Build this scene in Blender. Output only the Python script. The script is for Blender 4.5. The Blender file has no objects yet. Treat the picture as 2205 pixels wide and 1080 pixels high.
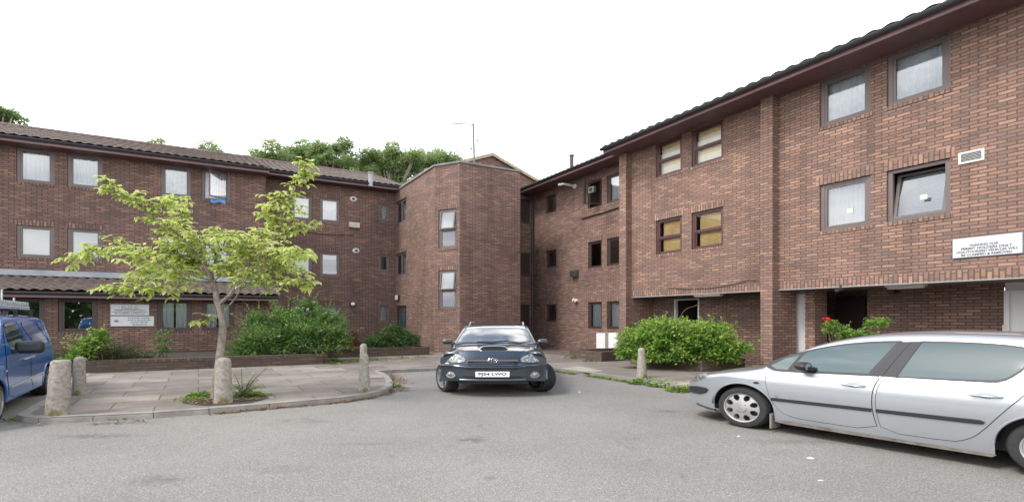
import bpy, bmesh, math, random
from mathutils import Vector, Matrix, noise
from mathutils.geometry import delaunay_2d_cdt
R = random.Random(7)
rad = math.radians
sc = bpy.context.scene
# ---------------------------------------------------------------- camera, sky, sun, exposure
K = 0.735                      # vertical proportion of the place (the photograph is wide for its height)
H = 1.55                       # eye height (in heights before K)
FX, FY, CX, V0 = 1170.0, 860.0, 1102.5, 687.0
cam = bpy.data.cameras.new('camera'); camo = bpy.data.objects.new('camera', cam)
sc.collection.objects.link(camo); sc.camera = camo
cam.sensor_width = 36; cam.lens = 36 * FX / 2205; cam.shift_y = (V0 - 540) / 2205
cam.clip_end = 2000; cam.clip_start = 0.05
camo.location = (0, 0, H * K); camo.rotation_euler = (rad(90), 0, 0)

w = bpy.data.worlds.new('World'); sc.world = w; w.use_nodes = True
wt = w.node_tree; wt.nodes.clear()
def wn(t, **k):
    n = wt.nodes.new(t)
    for a, b in k.items(): setattr(n, a, b)
    return n
sky = wn('ShaderNodeTexSky', sky_type='NISHITA', sun_disc=False, sun_elevation=rad(50), sun_rotation=rad(250))
bg1 = wn('ShaderNodeBackground'); bg1.inputs[1].default_value = 0.10
bg2 = wn('ShaderNodeBackground'); bg2.inputs[1].default_value = 1.0
tc = wn('ShaderNodeTexCoord')
n1 = wn('ShaderNodeTexNoise'); n1.inputs['Scale'].default_value = 5.0; n1.inputs['Detail'].default_value = 9; n1.inputs['Roughness'].default_value = .55
n2 = wn('ShaderNodeTexNoise'); n2.inputs['Scale'].default_value = 5.0; n2.inputs['Detail'].default_value = 8
cr = wn('ShaderNodeValToRGB'); cr.color_ramp.elements[0].position = .45; cr.color_ramp.elements[1].position = .60
cc = wn('ShaderNodeValToRGB'); cc.color_ramp.elements[0].position = .36; cc.color_ramp.elements[0].color = (.66, .69, .74, 1)
cc.color_ramp.elements[1].position = .60; cc.color_ramp.elements[1].color = (1.34, 1.31, 1.26, 1)
sep = wn('ShaderNodeSeparateXYZ'); ma = wn('ShaderNodeMath', operation='MULTIPLY_ADD'); ma.inputs[1].default_value = .5; ma.inputs[2].default_value = 2.1; ma.use_clamp = False
mb_ = wn('ShaderNodeMath', operation='ADD'); mb_.use_clamp = True
mx = wn('ShaderNodeMixShader'); out = wn('ShaderNodeOutputWorld')
L = wt.links.new
L(tc.outputs['Generated'], n1.inputs['Vector']); mp = wn('ShaderNodeMapping'); mp.inputs['Scale'].default_value = (.6, .6, 3.2); L(tc.outputs['Generated'], mp.inputs[0]); L(mp.outputs[0], n2.inputs['Vector']); L(tc.outputs['Generated'], sep.inputs[0])
L(n1.outputs[0], cr.inputs[0]); L(n2.outputs[0], cc.inputs[0]); L(cc.outputs[0], bg2.inputs[0]); L(sky.outputs[0], bg1.inputs[0])
ma2 = wn('ShaderNodeMath', operation='MULTIPLY_ADD'); ma2.inputs[1].default_value = -2.9      # white low down, broken cloud only high overhead
L(sep.outputs[1], ma.inputs[0]); L(sep.outputs[2], ma2.inputs[0]); L(ma.outputs[0], ma2.inputs[2])
L(cr.outputs[0], mb_.inputs[0]); L(ma2.outputs[0], mb_.inputs[1])
L(mb_.outputs[0], mx.inputs[0]); L(bg1.outputs[0], mx.inputs[1]); L(bg2.outputs[0], mx.inputs[2]); L(mx.outputs[0], out.inputs[0])

sl = bpy.data.lights.new('sun', 'SUN'); sl.energy = 1.0; sl.angle = rad(14); sl.color = (1, .96, .9)
so = bpy.data.objects.new('sun', sl); sc.collection.objects.link(so)
so.rotation_euler = Vector((-.75, -.45, 1.05)).to_track_quat('Z', 'Y').to_euler()
sc.view_settings.view_transform = 'Standard'; sc.view_settings.look = 'None'
sc.view_settings.exposure = 1.47; sc.view_settings.gamma = 1
sc.render.engine = 'CYCLES'; sc.cycles.max_bounces = 6; sc.cycles.transparent_max_bounces = 12
sc.cycles.use_denoising = True

# ---------------------------------------------------------------- materials
MATS = {}
class NT:
    def __init__(s, name):
        s.m = bpy.data.materials.new(name); s.m.use_nodes = True; s.t = s.m.node_tree; s.t.nodes.clear()
    def n(s, t, ins=None, **k):
        x = s.t.nodes.new(t)
        for a, b in k.items(): setattr(x, a, b)
        if ins:
            for a, b in ins.items():
                if isinstance(b, bpy.types.NodeSocket): s.t.links.new(b, x.inputs[a])
                else: x.inputs[a].default_value = b
        return x
    def ramp(s, fac, stops, interp='LINEAR'):
        x = s.n('ShaderNodeValToRGB', {0: fac}); r = x.color_ramp; r.interpolation = interp
        while len(r.elements) < len(stops): r.elements.new(.5)
        for e, (p, c) in zip(r.elements, stops):
            e.position = p; e.color = (*c, 1) if len(c) == 3 else c
        return x.outputs[0]
    def mix(s, f, a, b, mode='MIX'):
        x = s.n('ShaderNodeMix', data_type='RGBA', blend_type=mode)
        for i, v in ((0, f), (6, a), (7, b)):
            if isinstance(v, bpy.types.NodeSocket): s.t.links.new(v, x.inputs[i])
            else: x.inputs[i].default_value = v if i == 0 else (*v, 1)
        return x.outputs[2]
    def out(s, sh): s.n('ShaderNodeOutputMaterial', {0: sh}); return s.m
def c1(v): return (v, v, v)
def mat(name, col, rough=.6, metal=0., nscale=0., namt=0., coat=0., bump=0., bscale=60., ior=1.5, spots=None):
    if name in MATS: return MATS[name]
    T = NT(name); tcn = T.n('ShaderNodeTexCoord').outputs['Object']
    base = (*col, 1)
    if namt:
        nz = T.n('ShaderNodeTexNoise', {'Vector': tcn, 'Scale': nscale, 'Detail': 6.}).outputs[0]
        base = T.mix(1.0, col, T.ramp(nz, [(.3, c1(1 - namt)), (.7, c1(1 + namt))]), 'MULTIPLY')
    if spots:
        nz = T.n('ShaderNodeTexNoise', {'Vector': tcn, 'Scale': spots[1], 'Detail': 8., 'Roughness': .65}).outputs[0]
        base = T.mix(T.ramp(nz, [(spots[2], c1(0)), (spots[2] + .08, c1(1))]), base if isinstance(base, bpy.types.NodeSocket) else col, spots[0])
    ins = {'Base Color': base, 'Roughness': rough, 'Metallic': metal, 'IOR': ior}
    if coat: ins['Coat Weight'] = coat; ins['Coat Roughness'] = .06
    if bump:
        nb = T.n('ShaderNodeTexNoise', {'Vector': tcn, 'Scale': bscale, 'Detail': 4.}).outputs[0]
        ins['Normal'] = T.n('ShaderNodeBump', {'Height': nb, 'Strength': bump, 'Distance': .02}).outputs[0]
    p = T.n('ShaderNodeBsdfPrincipled', ins)
    MATS[name] = T.out(p.outputs[0]); return MATS[name]

def brick(name, cols, mortar, bw=.225, rh=.0745, ms=.0125, off=.5, squash=1., sf=2, stain=.18, moss=0, hue=(1, 1, 1)):
    T = NT(name); uv = T.n('ShaderNodeUVMap').outputs[0]
    b = T.n('ShaderNodeTexBrick', {'Vector': uv, 'Color1': (0, 0, 0, 1), 'Color2': (1, 1, 1, 1), 'Mortar': (.5, .5, .5, 1), 'Scale': 1., 'Mortar Size': ms,
            'Mortar Smooth': .25, 'Bias': 0., 'Brick Width': bw, 'Row Height': rh}, offset=off, squash=squash, squash_frequency=sf)
    n = len(cols); col = T.ramp(b.outputs[0], [(i / n, c) for i, c in enumerate(cols)], 'CONSTANT')
    fine = T.n('ShaderNodeTexNoise', {'Vector': uv, 'Scale': 38., 'Detail': 5., 'Roughness': .7}).outputs[0]
    col = T.mix(1., col, T.ramp(fine, [(.3, c1(.72)), (.7, c1(1.28))]), 'MULTIPLY')
    col = T.mix(T.n('ShaderNodeMath', {0: b.outputs[1], 1: .92}, operation='MULTIPLY').outputs[0], col, mortar)
    big = T.n('ShaderNodeTexNoise', {'Vector': uv, 'Scale': .75, 'Detail': 7., 'Roughness': .6}).outputs[0]
    col = T.mix(1., col, T.ramp(big, [(.32, tuple((1 - stain) * h for h in hue)), (.68, tuple((1 + stain * 1.1) * h for h in hue))]), 'MULTIPLY')
    pale = T.n('ShaderNodeTexNoise', {'Vector': uv, 'Scale': 9., 'Detail': 6., 'Roughness': .75}).outputs[0]
    col = T.mix(T.ramp(pale, [(.68, c1(0)), (.78, c1(.4))]), col, (.33, .27, .22))
    stv = T.n('ShaderNodeMapping', {0: uv, 3: (2.6, .22, 1.)}).outputs[0]
    stk = T.n('ShaderNodeTexNoise', {'Vector': stv, 'Scale': 1., 'Detail': 6., 'Roughness': .6}).outputs[0]
    col = T.mix(1., col, T.ramp(stk, [(.28, c1(.74)), (.45, c1(1.)), (.72, c1(1.12))]), 'MULTIPLY')
    if moss:
        mz = T.n('ShaderNodeTexNoise', {'Vector': uv, 'Scale': 1.7, 'Detail': 8., 'Roughness': .7}).outputs[0]
        col = T.mix(T.ramp(mz, [(.52, c1(0)), (.64, c1(moss))]), col, (.075, .068, .022))
    bmp = T.n('ShaderNodeBump', {'Height': T.n('ShaderNodeMath', {0: 1., 1: b.outputs[1]}, operation='SUBTRACT').outputs[0], 'Strength': .55, 'Distance': .008}).outputs[0]
    p = T.n('ShaderNodeBsdfPrincipled', {'Base Color': col, 'Roughness': .88, 'Normal': bmp})
    MATS[name] = T.out(p.outputs[0]); return MATS[name]
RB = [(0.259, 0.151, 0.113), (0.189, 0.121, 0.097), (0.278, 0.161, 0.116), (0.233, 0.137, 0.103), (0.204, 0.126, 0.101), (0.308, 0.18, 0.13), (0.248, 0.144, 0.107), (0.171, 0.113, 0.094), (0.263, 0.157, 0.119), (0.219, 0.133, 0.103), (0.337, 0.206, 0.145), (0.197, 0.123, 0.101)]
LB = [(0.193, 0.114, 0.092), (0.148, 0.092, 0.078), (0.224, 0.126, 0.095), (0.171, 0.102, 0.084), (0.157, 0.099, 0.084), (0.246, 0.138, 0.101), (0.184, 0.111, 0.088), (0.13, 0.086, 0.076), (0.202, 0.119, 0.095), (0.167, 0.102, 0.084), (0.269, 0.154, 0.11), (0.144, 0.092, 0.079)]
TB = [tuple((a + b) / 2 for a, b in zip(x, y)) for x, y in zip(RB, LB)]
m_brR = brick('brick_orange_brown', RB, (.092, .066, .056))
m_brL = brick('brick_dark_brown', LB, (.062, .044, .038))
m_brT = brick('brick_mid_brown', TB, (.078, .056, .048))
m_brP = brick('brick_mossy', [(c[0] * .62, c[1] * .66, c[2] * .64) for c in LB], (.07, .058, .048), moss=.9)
m_int = mat('room_dark', (.035, .032, .03), .9)
m_frame = mat('window_frame_brown', (.135, .105, .10), .42, nscale=3, namt=.1)
m_frameD = mat('window_frame_dark', (.055, .035, .032), .45)
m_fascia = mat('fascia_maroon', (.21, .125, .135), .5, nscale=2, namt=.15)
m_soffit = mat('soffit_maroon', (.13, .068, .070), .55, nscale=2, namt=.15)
m_gutter = mat('gutter_black', (.045, .047, .055), .35)
m_tile = mat('tile_brown', (.135, .103, .088), .8, nscale=5, namt=.35, bump=.4, bscale=40, spots=((.22, .20, .16), 14, .60))
m_tileR = m_tile
m_lead = mat('lead_sheet', (.30, .315, .335), .55, nscale=2.5, namt=.18)
m_coping = mat('coping_grey', (.20, .20, .20), .7, nscale=3, namt=.2)
m_white = mat('white_paint', (.74, .74, .73), .45, nscale=2, namt=.06)
m_cream = mat('cream_plastic', (.62, .57, .47), .5)
m_black = mat('black_plastic', (.018, .018, .02), .45)
m_steel = mat('galvanised_steel', (.55, .56, .57), .38, .8, nscale=9, namt=.2)
m_alu = mat('aluminium_ladder', (.66, .68, .70), .35, .55)
m_curt = mat('net_curtain', (.90, .91, .92), .9)
m_curt2 = mat('lace_curtain', (.80, .82, .83), .9, nscale=9, namt=.12)
m_blind = mat('white_blind', (.72, .73, .72), .7)
m_wood = mat('wooden_blind', (.70, .52, .26), .6, nscale=5, namt=.15)
m_woodp = mat('pale_board', (.82, .78, .70), .6, nscale=4, namt=.1)
m_soil = mat('soil', (.05, .038, .028), .95, nscale=7, namt=.4, bump=1, bscale=25)
m_concb = mat('bollard_concrete', (.30, .272, .23), .9, nscale=26, namt=.3, bump=.5, bscale=38, spots=((.14, .115, .04), 3.6, .54))
m_bark = mat('bark_grey', (.27, .225, .19), .9, nscale=14, namt=.4, bump=.8, bscale=40)
m_twig = mat('twig_brown', (.11, .075, .05), .85)
m_rub = mat('tyre_rubber', (.022, .022, .023), .8, nscale=20, namt=.25)
m_chrome = mat('chrome', (.75, .76, .78), .12, 1.)
m_rim = mat('wheel_silver', (.38, .375, .37), .38, .5, nscale=12, namt=.15)
m_lens = mat('headlight_lens', (.27, .28, .27), .12, .3, nscale=30, namt=.8, coat=1)
m_plate = mat('plate_white', (.78, .78, .76), .4)
m_ink = mat('ink_black', (.015, .015, .018), .6)
m_inkg = mat('ink_grey', (.07, .07, .08), .6)
m_sign = mat('sign_white', (.60, .62, .63), .4, nscale=3, namt=.04)
m_red = mat('rose_red', (.62, .008, .02), .6)
m_blueC = mat('blue_cloth', (.12, .28, .62), .8)
m_trimg = mat('trim_charcoal', (.02, .021, .025), .55)
m_mud = mat('dirty_plastic', (.19, .17, .145), .85, nscale=12, namt=.35)
m_doorW = mat('door_white', (.62, .62, .63), .5)
m_doorD = mat('door_dark_brown', (.05, .032, .03), .4)
m_silver = mat('paint_silver', (.42, .44, .465), .28, .6, coat=.8, nscale=1.2, namt=.03)
m_slate = mat('paint_slate', (.040, .056, .074), .28, .45, coat=1)
m_blue = mat('paint_blue', (.015, .155, .52), .25, .1, coat=1, nscale=1.1, namt=.12)
m_clear = mat('clear_bulb_glass', (.8, .82, .84), .15, coat=1)

def glassmat(name, ior=1.75, tint=(1, 1, 1)):
    T = NT(name); f = T.n('ShaderNodeFresnel', {0: ior}).outputs[0]
    tr = T.n('ShaderNodeBsdfTransparent', {0: (*tint, 1)}).outputs[0]
    gl = T.n('ShaderNodeBsdfGlossy', {0: (.95, .97, 1, 1), 1: .015}).outputs[0]
    MATS[name] = T.out(T.n('ShaderNodeMixShader', {0: f, 1: tr, 2: gl}).outputs[0]); return MATS[name]
m_glass = glassmat('window_glass', 2.5, (.9, .94, .96))
m_glassC = glassmat('clear_window_glass', 1.45, (.96, .97, .95))
m_wscr = mat('windscreen_glass', (.02, .03, .035), .02, 0, coat=1, ior=2.1)
m_cglass = glassmat('car_window_glass', 2.1, (.42, .52, .54))
m_vglass = mat('tinted_car_glass', (.022, .06, .062), .03, 0, coat=.5, ior=1.75)

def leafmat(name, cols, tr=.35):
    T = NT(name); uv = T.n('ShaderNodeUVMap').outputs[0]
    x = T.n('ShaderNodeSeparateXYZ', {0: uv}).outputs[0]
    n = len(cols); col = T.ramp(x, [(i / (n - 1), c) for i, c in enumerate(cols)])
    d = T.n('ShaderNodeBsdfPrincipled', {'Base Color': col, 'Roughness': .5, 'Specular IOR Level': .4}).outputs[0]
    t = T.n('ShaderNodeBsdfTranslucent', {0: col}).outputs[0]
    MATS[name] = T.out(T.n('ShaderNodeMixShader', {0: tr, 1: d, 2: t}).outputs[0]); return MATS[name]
lf_mag = leafmat('leaf_lime', [(.27, .38, .06), (.42, .53, .11), (.56, .64, .19), (.68, .72, .33)], .5)
lf_dk = leafmat('leaf_dark_green', [(.028, .065, .018), (.05, .105, .028), (.085, .15, .04), (.13, .2, .055)])
lf_md = leafmat('leaf_mid_green', [(.05, .11, .025), (.09, .18, .04), (.14, .25, .055), (.22, .33, .08)])
lf_br = leafmat('leaf_bright_green', [(.04, .10, .02), (.13, .26, .04), (.26, .41, .07), (.42, .54, .13)], .42)
lf_ol = leafmat('leaf_olive', [(.04, .06, .02), (.07, .085, .03), (.10, .11, .04), (.15, .10, .05)])
lf_bg = leafmat('leaf_background', [(.12, .19, .07), (.19, .28, .10), (.28, .37, .15), (.38, .46, .22)], .5)
lf_rd = leafmat('leaf_dried_red', [(.10, .03, .018), (.16, .05, .025), (.12, .06, .03)])
lf_gr = leafmat('leaf_weed', [(.12, .20, .03), (.2, .3, .05), (.3, .4, .08)])
lf_lit = leafmat('leaf_litter', [(.13, .065, .035), (.20, .10, .05), (.26, .17, .08), (.16, .09, .06)], .1)
lf_wh = leafmat('petal_white', [(.7, .7, .68), (.75, .75, .72)])

def asphalt():
    T = NT('asphalt'); p = T.n('ShaderNodeTexCoord').outputs['Object']
    a = T.n('ShaderNodeTexNoise', {'Vector': p, 'Scale': 85., 'Detail': 4., 'Roughness': .8}).outputs[0]
    v = T.n('ShaderNodeTexVoronoi', {'Vector': p, 'Scale': 120.})
    b = T.n('ShaderNodeTexNoise', {'Vector': p, 'Scale': .45, 'Detail': 8., 'Roughness': .62}).outputs[0]
    c = T.n('ShaderNodeTexNoise', {'Vector': p, 'Scale': 1.5, 'Detail': 10., 'Roughness': .72, 'Distortion': .6}).outputs[0]
    col = T.ramp(a, [(.30, (.105, .098, .087)), (.46, (.192, .183, .166)), (.56, (.252, .24, .217)), (.70, (.41, .392, .355))])
    g = T.n('ShaderNodeSeparateXYZ', {0: v.outputs['Color']}).outputs[0]
    col = T.mix(1., col, T.ramp(g, [(0, c1(.70)), (.55, c1(1.)), (.86, c1(1.08)), (.97, c1(1.5))]), 'MULTIPLY')
    col = T.mix(1., col, T.ramp(b, [(.3, c1(.83)), (.7, c1(1.14))]), 'MULTIPLY')
    col = T.mix(T.ramp(c, [(.29, c1(.6)), (.38, c1(0))]), col, (.075, .07, .064))
    w_ = T.n('ShaderNodeTexNoise', {'Vector': p, 'Scale': 11., 'Detail': 9., 'Roughness': .85}).outputs[0]
    for (x, y, rx, ry, k) in STAINS:       # worn and oily patches of the surface
        m = T.n('ShaderNodeMapping', {0: p, 1: (-x / rx, -y / ry, 0), 3: (1 / rx, 1 / ry, 0)}).outputs[0]
        d = T.n('ShaderNodeVectorMath', {0: m}, operation='LENGTH').outputs['Value']
        e = T.n('ShaderNodeMath', {0: w_, 1: 3.4, 2: d}, operation='MULTIPLY_ADD').outputs[0]
        col = T.mix(T.ramp(T.n('ShaderNodeMath', {0: e, 1: .40}, operation='MULTIPLY').outputs[0], [(.70, c1(k)), (.93, c1(0))]), col, (.07, .066, .06))
    cv = T.n('ShaderNodeTexVoronoi', {'Vector': T.n('ShaderNodeMix', {0: .35, 4: p, 5: T.n('ShaderNodeTexNoise', {'Vector': p, 'Scale': 2.2, 'Detail': 5.}).outputs[1]}, data_type='VECTOR').outputs[1], 'Scale': .42}, feature='DISTANCE_TO_EDGE').outputs[0]
    msk = T.ramp(T.n('ShaderNodeTexNoise', {'Vector': p, 'Scale': .33, 'Detail': 3.}).outputs[0], [(.50, c1(0)), (.60, c1(.55))])
    col = T.mix(T.n('ShaderNodeMath', {0: T.ramp(cv, [(0., c1(1)), (.006, c1(0))]), 1: msk}, operation='MULTIPLY').outputs[0], col, (.05, .047, .043))
    bmp = T.n('ShaderNodeBump', {'Height': a, 'Strength': .5, 'Distance': .005}).outputs[0]
    MATS['asphalt'] = T.out(T.n('ShaderNodeBsdfPrincipled', {'Base Color': col, 'Roughness': .86, 'Normal': bmp}).outputs[0]); return MATS['asphalt']
def _g(u, v): Y = 1.55 * 860 / (v - 687); return ((u - 1102.5) / 1170 * Y, Y)
STAINS = [(*_g(1020, 945), .30, .22, .75), (*_g(205, 938), .75, .22, .6), (*_g(340, 1032), .34, .22, .55), (*_g(790, 955), .45, .12, .4), (*_g(1440, 885), .28, .2, .5), (*_g(1560, 900), .5, .35, .45), (*_g(1700, 950), 1.0, .25, .35), (*_g(620, 1010), .5, .25, .3)]
m_asph = asphalt()
def paving():
    T = NT('paving_slabs'); uv = T.n('ShaderNodeUVMap').outputs[0]
    b = T.n('ShaderNodeTexBrick', {'Vector': uv, 'Color1': (0, 0, 0, 1), 'Color2': (1, 1, 1, 1), 'Mortar': (0, 0, 0, 1), 'Scale': 1., 'Mortar Size': .0075,
            'Mortar Smooth': .1, 'Bias': 0., 'Brick Width': .92, 'Row Height': .62}, offset=.5)
    col = T.ramp(b.outputs[0], [(0, (.178, .150, .128)), (.35, (.212, .182, .155)), (.7, (.238, .205, .176)), (.93, (.27, .238, .202)), (1, (.32, .285, .24))])
    z = T.n('ShaderNodeTexNoise', {'Vector': uv, 'Scale': 2.1, 'Detail': 9., 'Roughness': .68}).outputs[0]
    col = T.mix(1., col, T.ramp(z, [(.3, c1(.66)), (.7, c1(1.2))]), 'MULTIPLY')
    z2 = T.n('ShaderNodeTexNoise', {'Vector': uv, 'Scale': 55., 'Detail': 4.}).outputs[0]
    col = T.mix(1., col, T.ramp(z2, [(.35, c1(.88)), (.65, c1(1.12))]), 'MULTIPLY')
    z3 = T.n('ShaderNodeTexNoise', {'Vector': uv, 'Scale': 5.5, 'Detail': 8., 'Roughness': .75}).outputs[0]
    col = T.mix(T.ramp(z3, [(.60, c1(0)), (.70, c1(.5))]), col, (.38, .36, .32))
    col = T.mix(T.n('ShaderNodeMath', {0: b.outputs[1], 1: .85}, operation='MULTIPLY').outputs[0], col, (.055, .048, .04))
    bmp = T.n('ShaderNodeBump', {'Height': T.n('ShaderNodeMath', {0: 1., 1: b.outputs[1]}, operation='SUBTRACT').outputs[0], 'Strength': .6, 'Distance': .01}).outputs[0]
    MATS['pave'] = T.out(T.n('ShaderNodeBsdfPrincipled', {'Base Color': col, 'Roughness': .9, 'Normal': bmp}).outputs[0]); return MATS['pave']
m_pave = paving()
m_kerb = mat('kerb_stone', (.27, .25, .225), .9, nscale=6, namt=.22, bump=.5)
m_slab = mat('pale_slab', (.36, .33, .27), .9, nscale=5, namt=.18)

# ---------------------------------------------------------------- mesh helpers
class MB:
    def __init__(s): s.v = []; s.f = []; s.mi = []; s.uv = []; s.swap = []
    def add(s, vs, fs, mi=0, uv=None, swap=False):
        o = len(s.v); s.v += [tuple(v) for v in vs]
        for f in fs: s.f.append([i + o for i in f]); s.mi.append(mi); s.uv.append(uv); s.swap.append(swap)
        return s
    def merge(s, o, mi):
        n = len(s.v); s.v += o.v; s.f += [[i + n for i in f] for f in o.f]; s.mi += [mi] * len(o.f); s.uv += o.uv; s.swap += o.swap; return s
    def quad(s, a, b, c, d, mi=0, uv=None, swap=False): return s.add([a, b, c, d], [(0, 1, 2, 3)], mi, uv, swap)
    def box(s, x0, x1, y0, y1, z0, z1, fn=None, mi=0, swap=False):
        fn = fn or (lambda x, y, z: (x, y, z))
        p = [fn(x, y, z) for z in (z0, z1) for x, y in ((x0, y0), (x1, y0), (x1, y1), (x0, y1))]
        return s.add(p, [(3, 2, 1, 0), (4, 5, 6, 7), (0, 1, 5, 4), (1, 2, 6, 5), (2, 3, 7, 6), (3, 0, 4, 7)], mi, None, swap)
    def tube(s, pts, rs, n=8, mi=0, caps=True):
        pts = [Vector(p) for p in pts]
        if not hasattr(rs, '__len__'): rs = [rs] * len(pts)
        vs, fs = [], []; up = Vector((0, 0, 1)); prev = None
        for i, p in enumerate(pts):
            d = (pts[min(i + 1, len(pts) - 1)] - pts[max(i - 1, 0)])
            d = d.normalized() if d.length > 1e-9 else Vector((0, 0, 1))
            a = prev if prev is not None else (Vector((1, 0, 0)) if abs(d.x) < .8 else Vector((0, 1, 0)))
            a = (a - d * a.dot(d)).normalized(); prev = a; b = d.cross(a)
            for k in range(n):
                t = 2 * math.pi * k / n; vs.append(p + (a * math.cos(t) + b * math.sin(t)) * rs[i])
        for i in range(len(pts) - 1):
            for k in range(n): fs.append((i * n + k, i * n + (k + 1) % n, (i + 1) * n + (k + 1) % n, (i + 1) * n + k))
        if caps: fs.append(tuple(range(n - 1, -1, -1))); fs.append(tuple((len(pts) - 1) * n + k for k in range(n)))
        return s.add(vs, fs, mi)
    def lathe(s, prof, n=24, fn=None, mi=0, close=False):   # prof: (radius, height) along local axis z
        fn = fn or (lambda x, y, z: (x, y, z)); vs, fs = [], []
        for r, h in prof:
            for k in range(n):
                t = 2 * math.pi * k / n; vs.append(fn(r * math.cos(t), r * math.sin(t), h))
        m = len(prof)
        for i in range(m - 1 if not close else m):
            j = (i + 1) % m
            for k in range(n): fs.append((i * n + k, i * n + (k + 1) % n, j * n + (k + 1) % n, j * n + k))
        return s.add(vs, fs, mi)
    def grid(s, fn, us, vs_, mi=0, mfn=None):
        P = [fn(u, v) for v in vs_ for u in us]; n = len(us); fs = []
        if mfn is None:
            for j in range(len(vs_) - 1):
                for i in range(n - 1): fs.append((j * n + i, j * n + i + 1, (j + 1) * n + i + 1, (j + 1) * n + i))
            return s.add(P, fs, mi)
        o = len(s.v); s.v += [tuple(p) for p in P]
        for j in range(len(vs_) - 1):
            for i in range(n - 1):
                q = mfn((us[i] + us[i + 1]) / 2, (vs_[j] + vs_[j + 1]) / 2)
                if q is None: continue
                s.f.append([o + j * n + i, o + j * n + i + 1, o + (j + 1) * n + i + 1, o + (j + 1) * n + i]); s.mi.append(q); s.uv.append(None); s.swap.append(False)
        return s
    def build(s, name, mats, parent=None, smooth=False, bevel=0., origin=None, weld=False, ang=40):
        me = bpy.data.meshes.new(name)
        ox, oy, oz = origin or (0, 0, 0)
        V = [(x - ox, y - oy, z - oz) for x, y, z in s.v]
        me.from_pydata(V, [], s.f); me.update()
        if not isinstance(mats, (list, tuple)): mats = [mats]
        for m in mats: me.materials.append(m)
        uvl = me.uv_layers.new(name='UVMap')
        for i, p in enumerate(me.polygons):
            p.material_index = s.mi[i]
            if s.uv[i] is not None:
                u = s.uv[i]
                for k, li in enumerate(p.loop_indices): uvl.data[li].uv = u if not isinstance(u[0], tuple) else u[k]
            else:
                nx, ny, nz = p.normal
                h = math.hypot(nx, ny)
                for li in p.loop_indices:
                    x, y, z = s.v[me.loops[li].vertex_index]
                    if h > .5:
                        uu = (x * -ny + y * nx) / h; vv = z
                    else: uu = .866 * x + .5 * y; vv = -.5 * x + .866 * y
                    uvl.data[li].uv = (uu, vv) if not s.swap[i] else (vv + 5.118, uu)
        for v in me.vertices: v.co.z *= K
        if weld:
            bm = bmesh.new(); bm.from_mesh(me); bmesh.ops.remove_doubles(bm, verts=bm.verts, dist=1e-4)
            bmesh.ops.recalc_face_normals(bm, faces=bm.faces); bm.to_mesh(me); bm.free()
        o = bpy.data.objects.new(name, me); sc.collection.objects.link(o)
        if smooth:
            for p in me.polygons: p.use_smooth = True
            try: me.set_sharp_from_angle(angle=rad(ang))
            except Exception: pass
        if origin: o.location = (ox, oy, oz * K)
        if parent:
            o.parent = parent
            if parent.name in WLOC: o.matrix_parent_inverse = Matrix.Translation(-WLOC[parent.name])
        if bevel:
            b = o.modifiers.new('bevel', 'BEVEL'); b.width = bevel; b.segments = 2; b.limit_method = 'ANGLE'; b.angle_limit = rad(50)
        return o
def tag(o, label=None, cat=None, group=None, kind=None):
    for k, v in (('label', label), ('category', cat), ('group', group), ('kind', kind)):
        if v: o[k] = v
    return o
def thing(name, label, cat, loc=(0, 0, 0), rz=0, group=None):
    o = bpy.data.objects.new(name, None); sc.collection.objects.link(o); o.empty_display_size = .3
    o.location = (loc[0], loc[1], loc[2] * K); o.rotation_euler = (0, 0, rz)
    return tag(o, label, cat, group)
WLOC = {}
def wthing(name, label, cat, loc, group=None):     # parts of this one are written in world coordinates
    o = thing(name, label, cat, loc, 0, group); WLOC[o.name] = Vector((loc[0], loc[1], loc[2] * K)); return o
def text_mb(mb, body, O, Rt, Up, h, width=None, mi=0, thick=.002, bold=0., sp=1.):
    cu = bpy.data.curves.new('t', 'FONT'); cu.body = body; cu.size = 1; cu.align_x = 'CENTER'; cu.align_y = 'CENTER'; cu.offset = bold; cu.space_character = sp
    ob = bpy.data.objects.new('t', cu); sc.collection.objects.link(ob); bpy.context.view_layer.update()
    me = bpy.data.meshes.new_from_object(ob); vs = [tuple(v.co) for v in me.vertices]; fs = [tuple(p.vertices) for p in me.polygons]
    bpy.data.objects.remove(ob); bpy.data.curves.remove(cu); bpy.data.meshes.remove(me)
    if not vs: return
    x0 = min(v[0] for v in vs); x1 = max(v[0] for v in vs); y0 = min(v[1] for v in vs); y1 = max(v[1] for v in vs)
    sy = h / (y1 - y0); sx = (width / (x1 - x0)) if width else sy
    Rt = Vector(Rt); Up = Vector(Up); O = Vector(O)
    mb.add([O + Rt * ((v[0] - (x0 + x1) / 2) * sx) + Up * ((v[1] - (y0 + y1) / 2) * sy) for v in vs], fs, mi)

DL = Vector((.8660, .5, 0)); DR = Vector((-.5, .8660, 0)); UZ = Vector((0, 0, 1))
def AB(a, b, z=0): return DL * a + DR * b + UZ * z
def gp(u, v, z=0.):          # a spot on level ground
    Y = (H - z) * FY / (v - V0); return Vector(((u - CX) / FX * Y, Y, z))
def ray(u, v, Y): return Vector(((u - CX) / FX * Y, Y, H - (v - V0) / FY * Y))
class Face:                   # a vertical wall plane: s to the right, z up, d into the building
    def __init__(s, O, S): s.O = Vector(O); s.S = Vector(S).normalized(); s.N = Vector((-s.S.y, s.S.x, 0))
    def __call__(s, a, z, d=0.): return s.O + s.S * a + UZ * z + s.N * d
    def s(s, u):
        tx = (u - CX) / FX; n = s.N; Y = n.dot(s.O) / (n.x * tx + n.y); return (Vector((tx * Y, Y, 0)) - s.O).dot(s.S)
    def z(s, u, v):
        tx = (u - CX) / FX; n = s.N; Y = n.dot(s.O) / (n.x * tx + n.y); return H - (v - V0) / FY * Y
def FB(b): return Face(DR * b, DL)        # faces towards the camera, s = a
def FA(a): return Face(DL * a, -DR)       # faces the left, s = -b
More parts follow.
